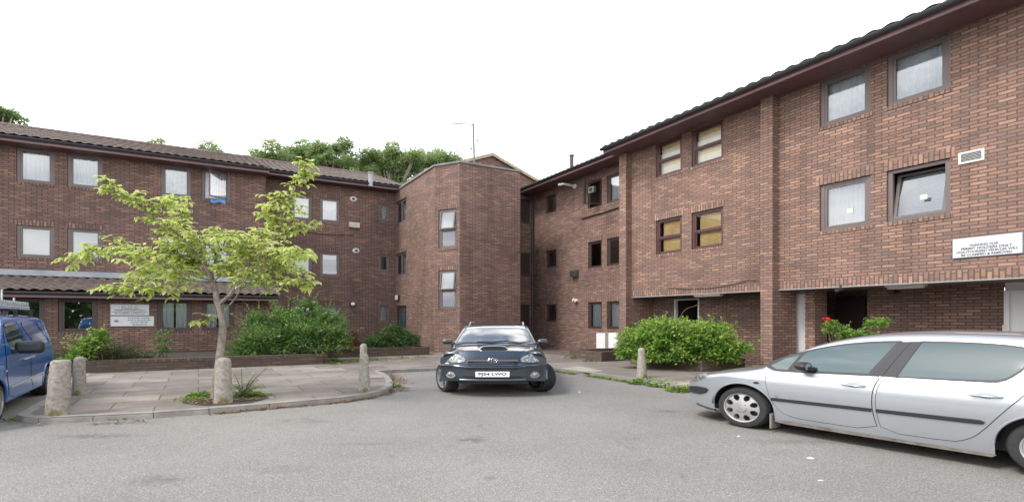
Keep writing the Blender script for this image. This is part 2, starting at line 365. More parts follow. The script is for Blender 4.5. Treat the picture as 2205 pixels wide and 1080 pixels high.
def fbox(mb, F, s0, s1, z0, z1, d0, d1, mi=0, swap=False):
    return mb.box(s0, s1, d0, d1, z0, z1, lambda x, y, z: F(x, z, y), mi, swap)

def wall_mb(mb, F, s0, s1, z0, z1, holes, rev=.11, depth=.9):
    S = sorted({s0, s1, *[h for q in holes for h in q[:2]]}); Z = sorted({z0, z1, *[h for q in holes for h in q[2:4]]})
    for i in range(len(S) - 1):
        for j in range(len(Z) - 1):
            a, b, c, d = S[i], S[i + 1], Z[j], Z[j + 1]; m, n = (a + b) / 2, (c + d) / 2
            if any(h[0] < m < h[1] and h[2] < n < h[3] for h in holes): continue
            mb.quad(F(a, c), F(b, c), F(b, d), F(a, d))
    for h in holes:
        a, b, c, d = h[:4]
        for (p, q, r_, t, mi) in ((0, rev, 0, 0, 0), (rev, depth, .0, .0, 1)):
            mb.quad(F(a, c, p), F(a, c, q), F(a, d, q), F(a, d, p), mi); mb.quad(F(b, c, q), F(b, c, p), F(b, d, p), F(b, d, q), mi)
            mb.quad(F(a, c, p), F(b, c, p), F(b, c, q), F(a, c, q), mi); mb.quad(F(a, d, q), F(b, d, q), F(b, d, p), F(a, d, p), mi)
        mb.quad(F(a, c, depth), F(b, c, depth), F(b, d, depth), F(a, d, depth), 1)

def ring(mb, F, s0, s1, z0, z1, wd, d0, d1, fn=None, mi=0, top=None):
    fn = fn or (lambda x, y, z: F(x, z, y)); top = top or wd
    mb.box(s0, s0 + wd, d0, d1, z0, z1, fn, mi); mb.box(s1 - wd, s1, d0, d1, z0, z1, fn, mi)
    mb.box(s0 + wd, s1 - wd, d0, d1, z0, z0 + wd, fn, mi); mb.box(s0 + wd, s1 - wd, d0, d1, z1 - top, z1, fn, mi)

def curtain(F, s0, s1, z0, z1, d, kind, parent, seed=0):
    rr = random.Random(seed); mb = MB(); m = m_curt; nm = 'curtain'
    if kind in ('net', 'lace', 'drape'):
        n = max(16, int((s1 - s0) / .012)); ph = rr.random() * 9; k = rr.uniform(60, 85)
        us = [s0 + (s1 - s0) * i / n for i in range(n + 1)]
        zb = z0 + (.0 if kind != 'lace' else .02)
        mb.grid(lambda u, t: F(u, t, d + .014 * math.sin(k * (u - s0) + ph + 1.5 * math.sin(9 * u)) + .006 * math.sin(23 * u)), us, [zb, (zb + z1) / 2, z1])
        m = m_curt2 if kind == 'lace' else m_curt
    elif kind == 'split':
        for (a, b) in ((s0, s0 + (s1 - s0) * .46), (s0 + (s1 - s0) * .54, s1)):
            us = [a + (b - a) * i / 24 for i in range(25)]
            mb.grid(lambda u, t: F(u, t, d + .018 * math.sin(70 * (u - a))), us, [z0, z1])
    elif kind in ('blind', 'woodblind'):
        nm = 'blind'; m = m_blind if kind == 'blind' else m_wood; z = z1; st = .05 if kind == 'blind' else .04
        while z > z0:
            mb.quad(F(s0, z - st * .9, d - .012), F(s1, z - st * .9, d - .012), F(s1, z, d + .012), F(s0, z, d + .012)); z -= st
        mb.quad(F(s0, z0, d + .02), F(s1, z0, d + .02), F(s1, z1, d + .02), F(s0, z1, d + .02))
    elif kind == 'boards':
        nm = 'blind'; h = z1 - z0; m = [m_wood, m_woodp]
        for i, (a, b, q) in enumerate(((0, .30, 1), (.30, .55, 0), (.55, .62, 1), (.62, .84, 1), (.84, 1, 0))): fbox(mb, F, s0, s1, z0 + h * a, z0 + h * b - .004, d, d + .02, q)
    elif kind == 'wood':
        nm = 'blind'; m = m_wood; n = 20
        mb.grid(lambda u, t: F(u, t, d + .006 * math.sin(t * 120)), [s0 + .07, s1], [z0 + (z1 - z0) * i / 90 for i in range(91)])
    elif kind == 'top':
        mb.quad(F(s0, z0 + .5 * (z1 - z0), d - .03), F(s1, z0 + .5 * (z1 - z0), d - .03), F(s1, z1, d - .03), F(s0, z1, d - .03)); nm = 'blind'; m = m_blind  # white upper half stands in for bright sky reflected in the stair panes
    elif kind == 'half':
        mb.quad(F(s0, (z0 + z1) / 2 + .25 * (z1 - z0), d), F(s1, (z0 + z1) / 2 + .25 * (z1 - z0), d), F(s1, z1, d), F(s0, z1, d)); nm = 'blind'; m = m_blind
    elif kind == 'low':
        us = [s0 + (s1 - s0) * (.35 + .65 * i / 24) for i in range(25)]
        mb.grid(lambda u, t: F(u, t, d + .012 * math.sin(70 * (u - s0))), us, [z0, z1])
    else: return
    mb.build(nm, m, parent, smooth=kind in ('net', 'lace', 'drape', 'split', 'low'))

def window(F, s0, s1, z0, z1, style, curt, parent, fm=None, lintel=None, sill=None, label=None, bm=None, seed=1, fw=.07):
    fm = fm or m_frame
    mb = MB(); ring(mb, F, s0 + .004, s1 - .004, z0 + .004, z1 - .004, fw, .035, .10, top=fw)
    if style == 'vent': fbox(mb, F, s0 + .2 * (s1 - s0), s1 - .2 * (s1 - s0), z1 - .045, z1 - .025, .022, .034)
    zm = z0 + (z1 - z0) * .47
    if style in ('sash2', 'stair'): fbox(mb, F, s0 + fw, s1 - fw, zm - .02, zm + .025, .04, .10)
    wo = mb.build('window', fm, parent, bevel=.004); 
    if label: wo['label'] = label
    a, b, c, d = s0 + fw + .004, s1 - fw - .004, z0 + fw + .004, z1 - fw - .004
    gl = MB()
    def pane(a, b, c, d, dd, fn=None):
        g = MB(); fn = fn or (lambda x, y, z: F(x, z, y)); g.add([fn(a, dd, c), fn(b, dd, c), fn(b, dd, d), fn(a, dd, d)], [(0, 1, 2, 3)]); g.build('pane', m_glassC if curt in ('wood', 'boards') else m_glass, wo)
    def sash(a, b, c, d, fn=None, wd=.045, d0=.045, d1=.09, m=None):
        q = MB(); ring(q, F, a, b, c, d, wd, d0, d1, fn); q.build('sash', m or fm, wo, bevel=.004); pane(a + wd, b - wd, c + wd, d - wd, (d0 + d1) / 2, fn)
    if style in ('fixed', 'vent'): sash(a, b, c, d)
    elif style == 'sash2':
        sash(a, b, zm + .027, d, wd=.035); sash(a, b, c, zm - .022, wd=.035, d0=.06, d1=.095)
    elif style == 'open_right':     # side hung at its right edge, swung outwards
        th = rad(68); hx = b
        fn = lambda x, y, z: F(hx + (x - hx) * math.cos(th) + (y - .05) * math.sin(th) * 0, z, .03 + (x - hx) * math.sin(th) + (y - .05))
        sash(a, b, c, d, fn, .05)
    elif style == 'open_left_wide':
        th = rad(35); hx = b
        fn = lambda x, y, z: F(hx + (x - hx) * math.cos(th), z, .03 + (x - hx) * math.sin(th) + (y - .05))
        sash(a, b, c, d, fn, .05)
    elif style == 'tilt':           # bottom stays, top tipped inwards
        th = rad(9)
        fn = lambda x, y, z: F(x, c + (z - c) * math.cos(th), y + (z - c) * math.sin(th))
        sash(a, b, c, d, fn, .05)
    elif style == 'stair':
        th = rad(6); zt = d
        fn = lambda x, y, z: F(x, zt + (z - zt) * math.cos(th), y - .015 + (z - zt) * math.sin(th))
        sash(a, b, zm + .03, d, fn, .05); sash(a, b, c, zm - .025)
    elif style == 'two': 
        m_ = (a + b) / 2; sash(a, m_ - .01, c, d, wd=.04); sash(m_ + .01, b, c, d, wd=.04)
    curtain(F, a, b, c - .02, d + .02, .32 if style == 'tilt' else .15, curt, wo, seed)
    if lintel:
        q = MB(); fbox(q, F, s0 - .06, s1 + .06, z1, z1 + .215, -.004, .06, swap=True); q.build('lintel', bm, wo)
    if sill:
        q = MB(); fbox(q, F, s0 - .03, s1 + .03, z0 - .085, z0, -.012, .06, swap=True); q.build('sill', bm, wo)
    return wo

def tiles(mb, F, s0, s1, d0, z0, D, t, roll=.22, course=.34, amp=.034, rs=8, lip=.030):
    n = int((s1 - s0) / roll * rs); nc = max(1, int(D / course))
    prof = [0, .25, .62, .92, 1, .92, .62, .25]
    us = [s0 + (s1 - s0) * i / n for i in range(n + 1)]; rows = []
    for c in range(nc):
        a = D * c / nc; b = D * (c + 1) / nc; rows += [(a, lip), (b, .004)]
    rr = random.Random(3); jit = {}
    P = []
    for (d, h) in rows:
        for i, u in enumerate(us):
            P.append(F(u, z0 + t * d + h + amp * prof[i % rs] , d0 + d))
    m = len(us); fs = [(j * m + i, j * m + i + 1, (j + 1) * m + i + 1, (j + 1) * m + i) for j in range(len(rows) - 1) for i in range(m - 1)]
    mb.add(P, fs)
    mb.quad(F(s0, z0 - .03, d0), F(s1, z0 - .03, d0), F(s1, z0 - .03 + t * D, d0 + D), F(s0, z0 - .03 + t * D, d0 + D))
def eaves(F, s0, s1, dout, z, parent, fh=.13, wall_d=0., gr=.055, bottom=True):
    """fascia, soffit and gutter; dout = how far the fascia stands in front of the wall face"""
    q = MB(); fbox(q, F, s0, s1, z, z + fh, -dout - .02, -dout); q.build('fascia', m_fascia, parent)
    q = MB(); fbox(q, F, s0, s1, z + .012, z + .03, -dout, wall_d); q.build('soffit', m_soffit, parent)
    q = MB(); n = 10; prof = []
    for i in range(n + 1):
        a = math.pi * (1 + i / n); prof.append((-dout - .02 - gr * 1.15 + gr * math.cos(a), z + fh + .03 + gr * 1.25 * math.sin(a)))
    q.grid(lambda u, k: F(u, prof[int(k)][1], prof[int(k)][0]), [s0, s1], list(range(n + 1)))
    fbox(q, F, s0, s1, z + fh + .022, z + fh + .036, -dout - .035 - 2 * gr, -dout - .022 - 2 * gr)
    x = s0 + .4
    while x < s1:
        prof2 = [(d - (.006 if d < -dout - .02 - gr * 1.15 else 0), zz - .006) for d, zz in prof]
        q.grid(lambda u, k: F(u, prof2[int(k)][1], prof2[int(k)][0]), [x, x + .05], list(range(n + 1))); x += 1.85
    q.build('gutter', m_gutter, parent, smooth=True)

# ================================================================ GROUND
def poly_sheet(name, pts, z, m, kind='structure'):
    mb = MB(); tri = delaunay_2d_cdt([Vector((p[0], p[1])) for p in pts], [], [list(range(len(pts)))], 1, 1e-5)
    mb.add([(v.x, v.y, z) for v in tri[0]], [tuple(f) for f in tri[2]]); return mb, name, m, kind
mb = MB()
mb.quad((-400, -300, 0), (400, -300, 0), (400, 600, 0), (-400, 600, 0)); g = mb.build('road', m_asph); g['kind'] = 'structure'
PZ = .085
kp = [(33, 904), (50, 909), (83, 911), (200, 906), (330, 899.5), (450, 890.5), (580, 879), (734, 865), (800, 855.5), (831, 847.6), (845, 838), (846, 827), (838, 816), (826, 808), (813, 804.5)]
kerbL = [gp(u, v) for u, v in kp] + [gp(u, v) for u, v in ((850, 802), (900, 799.5), (939, 798), (1060, 796), (1194, 798), (1250, 806), (1294, 812), (1364, 823), (1452, 836), (1502, 845))]
end = kerbL[-1]; kerbL += [end - DR * 1.5, end - DR * 9]
back = [gp(36, 898), gp(100, 864), gp(146, 832), gp(188, 806)]
b0 = back[-1]
outer = [end - DR * 9 + DL * 12, AB(14, 32), AB(-12, 32), AB(-12, 13.7), AB(-2.2, 13.7)]
mb, *_ = poly_sheet('pavement', kerbL + outer + [b0, back[2], back[1]], PZ, m_pave)
edge = [AB(-2.2, 13.7), back[3], back[2], back[1]] + kerbL
pv = mb.build('pavement', m_pave); pv['kind'] = 'structure'
def offset_line(pts, d):
    o = []
    for i, p in enumerate(pts):
        t = (pts[min(i + 1, len(pts) - 1)] - pts[max(i - 1, 0)]).normalized(); o.append(p + Vector((-t.y, t.x, 0)) * d)
    return o
mb = MB(); inn = offset_line(edge, .125)
acc = 0; 
for i in range(len(edge) - 1):
    a, b, c, d = edge[i], edge[i + 1], inn[i + 1], inn[i]
    L_ = (b - a).length; n = max(1, round(L_ / .9)); 
    for k in range(n):
        f0 = k / n + .004 / L_; f1 = (k + 1) / n - .004 / L_
        p = [a.lerp(b, f0), a.lerp(b, f1), d.lerp(c, f1), d.lerp(c, f0)]; dz = R.uniform(-.004, .004)
        lo = [Vector((q.x, q.y, -.05)) for q in p]; hi = [Vector((q.x, q.y, PZ + .006 + dz)) for q in p]
        hi[0] = hi[0].lerp(hi[3], .12); hi[1] = hi[1].lerp(hi[2], .12); hi[0].z -= .0; md = [Vector((q.x, q.y, PZ - .02)) for q in p]
        V = lo + md + hi
        mb.add(V, [(0, 1, 5, 4), (4, 5, 9, 8), (8, 9, 10, 11), (2, 3, 7, 6), (6, 7, 11, 10), (0, 4, 8, 11, 7, 3), (1, 2, 6, 10, 9, 5)])
kb = mb.build('kerb', m_kerb); kb['kind'] = 'structure'
# odd replaced flags in the pavement: pale ones by the right kerb, a sunken edge by the tree
mb = MB()
for pts in ([(1208, 792), (1250, 788), (1300, 797), (1266, 802)], [(1452, 826), (1500, 820), (1530, 825), (1502, 833)]):
    q = [gp(u, v, PZ + .005) for u, v in pts]; mb.quad(*q)
o = mb.build('pavement_slabs', m_slab); o['kind'] = 'structure'
# brick paved strip in front of the entrance recess
mb = MB(); q = [AB(8.2, 15.6, PZ + .004), AB(11.16, 12.3, PZ + .004), AB(11.16, 17.7, PZ + .004), AB(9.45, 17.7, PZ + .004), AB(9.45, 15.7, PZ + .004), AB(8.2, 15.7, PZ + .004)]
q = [AB(9.5, 12.6, PZ + .004), AB(11.16, 12.6, PZ + .004), AB(11.16, 17.74, PZ + .004), AB(9.5, 17.74, PZ + .004)]
mb.quad(*q); m_bp = brick('block_paving', [(.16, .11, .095), (.20, .14, .12), (.13, .095, .085)], (.07, .06, .05), .21, .105)
o = mb.build('brick_path', m_bp); o['kind'] = 'structure'
# soil square round the tree
mb = MB(); c = gp(465, 857, PZ)
pts = [gp(u, v, PZ + .004) for u, v in ((392, 868), (398, 852), (440, 843), (560, 842), (580, 856), (540, 867), (450, 873))]
mb.add(pts, [tuple(range(7))]); o = mb.build('soil_patch', m_soil); o['kind'] = 'structure'
o = MB(); gx = mat('manhole_patch_asphalt', (.09, .088, .085), .9, nscale=18, namt=.3)
# irregular tar repair in the road
def blob(cu, cv, ru, rv, z, n=26, seed=1):
    rr = random.Random(seed); return [gp(cu + ru * math.cos(t) * (1 + .28 * math.sin(3 * t + seed) + rr.uniform(-.12, .12)), cv + rv * math.sin(t) * (1 + .2 * math.sin(2 * t + seed) + rr.uniform(-.12, .12)), z) for t in [2 * math.pi * i / n for i in range(n)]]

# ================================================================ LEFT WING
F1 = FB(18.8); F2 = FB(20.7); F0 = FB(17.45)
Z1, Z2, ZT = 3.77, 6.46, 7.69
A1 = 1.845; A0 = -9.
lw = wthing('apartment_block', 'long dark brown brick wing with tiled lean-to, behind the young tree', 'building', AB(-2, 19))
def S(F, *us): return [F.s(u) for u in us]
wins1 = []
sp = F1.s(221) - F1.s(35)
for (u0, u1) in ((35, 118), (145, 221), (346, 412), (434, 497)):
    wins1.append((*S(F1, u0, u1), Z2, ZT - .0))
    wins1.append((*S(F1, u0, u1), Z1, Z1 + 1.15))
mb = MB(); wall_mb(mb, F1, A0, A1, 2.2, ZT + .15, wins1)
mb.quad(F1(A1, 0, 0), F1(A1, 0, 2.2), F1(A1, ZT + .15, 2.2), F1(A1, ZT + .15, 0)); mb.quad(F1(A0, 0, 8), F1(A0, 0, 0), F1(A0, ZT + .15, 0), F1(A0, ZT + .15, 8))
mb.quad(F1(A1, 0, 8), F1(A0, 0, 8), F1(A0, ZT, 8), F1(A1, ZT, 8))
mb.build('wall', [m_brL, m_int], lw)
cur1 = ['net', 'blind', 'net', 'blind', 'lace', 'net', 'lace', 'net']
for i, q in enumerate(wins1):
    up = i % 2 == 0; st = 'fixed' if up else 'vent'
    if i == 6: st = 'open_left_wide'
    window(F1, *q, st, cur1[i], lw, lintel=not up, sill=True, bm=m_brL, seed=i)
eaves(F1, A0, A1 + .05, .5, ZT, lw)
mb = MB(); tiles(mb, F1, A0, A1 + .02, -.56, ZT + .2, 4.6, .427); 
mb.quad(F1(A1 + .02, ZT + .16, -.56), F1(A1 + .02, ZT + .16, 8.6), F1(A1 + .02, ZT + .2 + 4.6 * .427, 4.04), F1(A1 + .02, ZT + .2, -.56))
mb.quad(F1(A0, ZT + .2 + 4.6 * .427, 4.04), F1(A1, ZT + .2 + 4.6 * .427, 4.04), F1(A1, ZT + .2, 8.6), F1(A0, ZT + .2, 8.6))
mb.tube([F1(A0, ZT + .22 + 4.6 * .427, 4.04), F1(A1, ZT + .22 + 4.6 * .427, 4.04)], .10, 10)
mb.build('roof', m_tile, lw)
# ground floor projection
wins0 = [(*S(F0, u0, u1), 1.12, 2.27) for (u0, u1) in ((2, 97), (125, 210), (338, 413), (435, 503))]
mb = MB(); wall_mb(mb, F0, A0, A1, 0, 2.4, wins0); mb.quad(F0(A1, 0, 0), F0(A1, 0, 1.35), F0(A1, 3.2, 1.35), F0(A1, 2.4, 0))
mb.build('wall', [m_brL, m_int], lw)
for q, c in zip(wins0, ('dark', 'dark', 'split', 'split')): window(F0, *q, 'fixed', c, lw, fm=m_frameD, sill=True, bm=m_brL, seed=31)
eaves(F0, A0, A1 + .15, .4, 2.27, lw, fh=.13)
mb = MB(); tiles(mb, F0, A0, A1 + .22, -.52, 2.46, 1.86, .335, course=.31, amp=.052, lip=.045); mb.build('lean_to_roof', m_tile, lw)
mb = MB(); mb.grid(lambda u, k: F1(u, (3.10, 3.13, 3.33)[k], (-.24, -.012, -.008)[k]), [A0 + i * (A1 - A0) / 10 for i in range(11)], [0, 1, 2]); mb.build('flashing', m_lead, lw)
# set-back part by the tower
A2 = 6.66
w2 = []
for (u0, u1, zs) in ((628, 672, (6.43, 3.72, 1.08)), (689, 732, (6.43, 3.72, 1.08))):
    for z in zs: w2.append((*S(F2, u0, u1), z, z + 1.17))
for z in (6.74, 4.07, 1.40): w2.append((*S(F2, 815, 839), z, z + .88))
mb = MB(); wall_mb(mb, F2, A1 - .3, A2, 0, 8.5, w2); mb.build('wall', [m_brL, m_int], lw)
c2 = ['lace', 'blind', 'split', 'lace', 'half', 'net', 'low', 'dark', 'lace']
for q, c in zip(w2, c2): window(F2, *q, 'fixed', c, lw, lintel=True, bm=m_brL, seed=5, fw=.06)
eaves(F2, A1 - .1, A2 + .02, .5, 8.27, lw)
mb = MB(); tiles(mb, F2, A1 - .05, A2 + .3, -.56, 8.48, 4.2, .45)
mb.quad(F2(A1, 8.48 + 1.89, 3.64), F2(A2 + .3, 8.48 + 1.89, 3.64), F2(A2 + .3, 8.4, 8), F2(A1, 8.4, 8)); mb.tube([F2(A1, 10.39, 3.64), F2(A2 + .3, 10.39, 3.64)], .09, 10)
mb.quad(F2(A1 - .04, 8.3, -.5), F2(A1 - .04, 8.3, 8), F2(A1 - .04, 10.3, 3.64), F2(A1 - .04, 8.45, -.5))
mb.build('roof', m_tile, lw)
mb = MB(); fbox(mb, F2, F2.s(766) - .12, F2.s(766) + .16, 4.0 - .5, 4.0 - .36, -.004, .02); mb.build('repair_patch', brick('brick_patch', [(.30, .15, .10), (.24, .12, .085)], (.2, .14, .11)), lw)

# ================================================================ STAIR TOWER
st = wthing('stair_tower', 'brick stair tower with angled corner and flat top behind the dark car', 'tower', AB(8, 17))
TZ = 8.30
FT1 = FA(A2); C1 = AB(A2, 16.57); 
Y2 = 15.75 / (.5 * .0962 + .866); C2 = Vector((-.0962 * Y2, Y2, 0)); C3 = Vector((.015 * 18.35, 18.35, 0))
FC = Face(C1, C2 - C1); FT3 = Face(C2, C3 - C2); LC = (C2 - C1).length; L3 = (C3 - C2).length
t1 = [(*S(FT1, 851.5, 875), 6.53, 7.70), (*S(FT1, 851.5, 875), 3.80, 4.98), (*S(FT1, 853, 875), PZ, 2.26)]
mb = MB(); wall_mb(mb, FT1, -20.7, -16.57, 0, TZ, t1, rev=.1)
sC = FC.s(944), FC.s(983)
tC = [(*sC, 4.66, 6.36), (*sC, 2.02, 3.70)]
wall_mb(mb, FC, 0, LC, 0, TZ, tC); wall_mb(mb, FT3, 0, L3, 0, TZ, [])
RT = C3 + FT3.N * 2.2
mb.quad(C3, RT, RT + UZ * TZ, C3 + UZ * TZ)
mb.build('wall', [m_brT, m_int], st)
window(FT1, *t1[0], 'two', 'low', st, lintel=True, bm=m_brT); window(FT1, *t1[1], 'two', 'low', st, lintel=True, bm=m_brT)
for q in tC: window(FC, *q, 'stair', 'top', st, lintel=True, sill=True, bm=m_brT, fw=.055)  # pale sheet behind the upper panes replaces their sky reflection, not a real blind
q = MB(); ring(q, FT1, t1[2][0], t1[2][1], PZ, 2.26, .06, .03, .09); dr = q.build('door', m_doorD, st)
q = MB(); fbox(q, FT1, t1[2][0] + .06, t1[2][1] - .06, PZ, 2.2, .05, .085); q.build('door_leaf', m_doorD, dr)
q = MB(); fbox(q, FT1, t1[2][0] + .22, t1[2][1] - .2, 1.0, 2.05, .042, .049); q.build('pane', m_vglass, dr)
# coping
mb = MB(); top = [AB(A2, 20.7), C1, C2, C3, RT]
otr = offset_line(top, -.045); inr = offset_line(top, .22)
for i in range(4):
    a, b, c, d = otr[i], otr[i + 1], inr[i + 1], inr[i]
    lo = [q + UZ * TZ for q in (a, b, c, d)]; hi = [q + UZ * (TZ + .075) for q in (a, b, c, d)]
    mb.add(lo + hi, [(0, 1, 5, 4), (4, 5, 6, 7), (2, 3, 7, 6), (3, 2, 1, 0)])
mb.build('coping', m_coping, st)
mb = MB(); mb.add([p + UZ * (TZ - .1) for p in (AB(A2, 20.7), C1, C2, C3, RT, AB(11.5, 20.7))], [tuple(range(6))]); mb.build('flat_roof', m_coping, st)
# recess between tower and right wing
FRc = FB(17.75)
rw = [(*S(FRc, 1121, 1141.5), 6.55, 7.80), (*S(FRc, 1121, 1141.5), 3.80, 5.0), (*S(FRc, 1121, 1140), PZ, 2.32)]
mb = MB(); wall_mb(mb, FRc, 9.3, 11.17, 0, 8.3, rw, rev=.15); mb.build('wall', [m_brT, m_int], st)
for q in rw[:2]: window(FRc, *q, 'two', 'dark', st, fm=m_frameD)
q = MB(); ring(q, FRc, *rw[2], .06, .06, .12); fbox(q, FRc, rw[2][0] + .06, rw[2][1] - .06, PZ, 2.26, .08, .1); q.build('door', m_doorD, st)
mb = MB(); x = FRc(FRc.s(1144), 0, -.09)
mb.tube([x + UZ * 7.95 + Vector((-.35, -.1, .1)), x + UZ * 7.95 + Vector((-.2, -.1, .02)), x + UZ * 7.6, x + UZ * .25, x + UZ * .12 + Vector((-.1, -.1, 0))], .045, 10)
for z in (1.3, 3.1, 5.0, 6.8): mb.lathe([(.058, -.03), (.058, .03)], 10, lambda a, b, c: (x.x + a, x.y + b, z + c))
mb.build('downpipe', m_gutter, st, smooth=True)

# ================================================================ RIGHT WING
rt = wthing('apartment_block', 'orange-brown brick wing on piers over a covered walkway, behind the silver car', 'building', AB(11, 8))
FM = FA(10.25); FP = FA(10.05); FF = FA(11.17)
OB = 2.35
z1r, z2r = 3.81, 6.50
main = []
for (u0, u1, k) in ((1412, 1468, 0), (1489, 1557, 0), (1764.5, 1875, 1), (1909, 2046, 1)):
    main.append((*S(FM, u0, u1), z2r, ZT, k)); main.append((*S(FM, u0, u1), z1r, z1r + 1.2, k))
sL, sR = -11.5, 1.2
mb = MB(); wall_mb(mb, FM, sL, sR, OB + .02, ZT + .12, main)
mb.quad(FM(sL, PZ, -.2), FM(sL, PZ, .92), FM(sL, ZT + .1, .92), FM(sL, ZT + .1, -.2))      # left return
mb.quad(FM(sR, 0, 0), FM(sR, 0, 8), FM(sR, ZT, 8), FM(sR, ZT, 0))
mb.build('wall', [m_brR, m_int], rt)
q = MB(); fbox(q, FM, -11.22, -7.16, OB + .02, OB + .235, -.004, .05, swap=True); q.build('soldier_course', m_brR, rt)
q = MB(); fbox(q, FM, -6.86, sR, OB + .02, OB + .235, -.004, .05, swap=True); q.build('soldier_course', m_brR, rt)
q = MB(); fbox(q, FM, -11.22, sR, OB - .0, OB + .018, -.012, .12); q.build('steel_lintel', mat('steel_edge', (.35, .35, .36), .5), rt)
q = MB(); fbox(q, FM, -11.3, sR, OB + .03, OB + .06, .12, 3.2); q.build('walkway_ceiling', mat('ceiling_brown', (.13, .105, .095), .8), rt)
# piers
for (a, b) in ((-11.5, -11.22), (-7.15, -6.88)):
    q = MB(); fbox(q, FP, a, b, PZ, ZT + .1, 0, .21); q.build('pier', m_brR, rt)
q = MB(); fbox(q, FP, -7.15, -6.88, PZ, OB + .03, .21, .80); q.build('walkway_wall', m_brR, rt)
q = MB(); fbox(q, FP, -11.5, -11.22, PZ, OB + .03, .21, 1.1); q.build('walkway_wall', m_brR, rt)
FBk = FA(11.05); dh = (*S(FBk, 1453, 1506), PZ, 2.27)
mb = MB(); wall_mb(mb, FBk, -11.3, -6.9, PZ, OB + .05, [dh], depth=1.6); mb.build('walkway_wall', [m_brL, m_int], rt)
q = MB(); ring(q, FBk, *dh, .035, -.02, .08); q.build('doorway_frame', m_white, rt)
# inner door and blocks of bay 2
FWd = FA(10.85)
q = MB(); a, b = FWd.s(1713), FWd.s(1733); fbox(q, FWd, a - .3, b + .02, PZ, 2.27, .1, .14); q.build('door', m_doorW, rt, label if False else None) if False else q.build('door', m_doorW, rt)
q = MB(); fbox(q, FWd, a - .3, b + .02, 2.27, OB + .03, .1, .14); q.build('transom_panel', mat('grey_panel', (.28, .27, .27), .6), rt)
q = MB(); a = FWd.s(1733); b = FWd.s(1753); fbox(q, FWd, a, b, PZ, OB + .03, 0.02, .45); 
for i in range(28):
    z = PZ + .0785 * i
    if i % 2 == 0: fbox(q, FWd, a - .028, a + .002, z + .01, z + .07, .05, .12)
q.build('walkway_wall', m_brR, rt)
FB2 = FA(11.65); a, b = FB2.s(1868), FB2.s(2163)
mb = MB(); wall_mb(mb, FB2, a, b, PZ, OB + .05, []); mb.quad(FB2(a, 0, 0), FB2(a, 0, 1.5), FB2(a, OB, 1.5), FB2(a, OB, 0))
wall_mb(mb, FA(12.6), -9, a + .2, PZ, OB + .05, []); mb.build('walkway_wall', [m_brL, m_int], rt)
q = MB(); FD = FA(12.5); fbox(q, FD, FD.s(1800), FD.s(1862), PZ, 2.2, 0, .05); q.build('door', m_doorD, rt)
q = MB(); fbox(q, FB2, b, b + 1.3, PZ, OB + .04, .02, .08); dW = q.build('door', m_doorW, rt); dW['label'] = 'white door with white frame'
mb = MB(); wall_mb(mb, FB2, b + 1.3, 1.2, PZ, OB + .05, []); mb.quad(FM(1.19, 0, 0), FM(1.19, 0, 2.4), FM(1.19, OB, 2.4), FM(1.19, OB, 0)); mb.build('walkway_wall', [m_brL, m_int], rt)
q = MB(); ring(q, FB2, b, b + 1.1, PZ, 2.2, .07, -.03, .02); q.build('door_frame', m_doorW, dW)
q = MB(); q.lathe([(.0, -.012), (.03, -.012), (.03, 0), (0, .0)], 14, lambda x, y, z: tuple(FB2(b + .19 + x, 1.12 + y, z + .01))); q.build('handle', m_chrome, dW)
q = MB(); fbox(q, FB2, b - .015, b + .025, 1.28, 1.42, -.045, -.031); q.build('intercom', m_cream, dW)
# windows of the projecting part
cc_ = ['boards', 'wood', 'boards', 'wood', 'lace', 'net', 'lace', 'blind']
for i, q in enumerate(main):
    s0, s1, z0, zt, k = q; up = i % 2 == 0
    fm = m_frame if k else mat('sash_maroon', (.085, .035, .035), .4)
    sty = ('fixed' if up else 'vent') if k else 'sash2'
    if i == 7: sty = 'tilt'
    window(FM, s0, s1, z0, zt, sty, cc_[i], rt, fm=fm, lintel=not up, sill=True, bm=m_brR, seed=i + 40, fw=.075 if k else .06)
for u, v, F in ((1827, 452.5, FM), (1985.5, 423, FM)):
    q = MB(); s_ = F.s(u); z_ = F.z(u, v); fbox(q, F, s_ - .05, s_ + .05, z_ - .05, z_ + .05, .055, .058); q.build('sticker', mat('sticker_cream', (.85, .80, .55), .6), rt)
# far part
far = []
for (u0, u1) in ((1266, 1296), (1307, 1338)):
    for z in (6.50, 3.82, 1.14): far.append((*S(FF, u0, u1), z, z + 1.18))
for z in (6.84, 4.12, 1.43): far.append((*S(FF, 1175, 1198), z, z + .87))
mb = MB(); wall_mb(mb, FF, -17.75, -11.45, 0, 8.2, far); mb.build('wall', [m_brR if 0 else m_brT, m_int], rt)
cf = ['dark', 'dark', 'net', 'net', 'dark', 'net', 'low', 'low', 'low']
for i, q in enumerate(far): window(FF, *q, 'open_right' if i == 0 else 'fixed', cf[i], rt, lintel=True, sill=True, bm=m_brT, fm=m_frameD, seed=i, fw=.055)
q = MB(); fbox(q, FF, FF.s(1233), FF.s(1252), 6.33, 6.55, -.005, .02); q.build('repair_patch', MATS['brick_patch'], rt)
eaves(FM, -11.62, sR, .65, ZT, rt, gr=.062); eaves(FF, -17.95, -11.62, .65, 8.02, rt)
mb = MB(); tiles(mb, FM, -11.62, sR, -.72, ZT + .2, 5.2, .40, roll=.28, amp=.042); mb.quad(FM(sL, 9.97, 4.48), FM(sR, 9.97, 4.48), FM(sR, 7.9, 9.6), FM(sL, 7.9, 9.6)); mb.build('roof', m_tile, rt)
mb = MB(); tiles(mb, FF, -17.95, -11.6, -.72, 8.20, 4.3, .40, roll=.24, amp=.036); mb.build('roof', m_tile, rt)
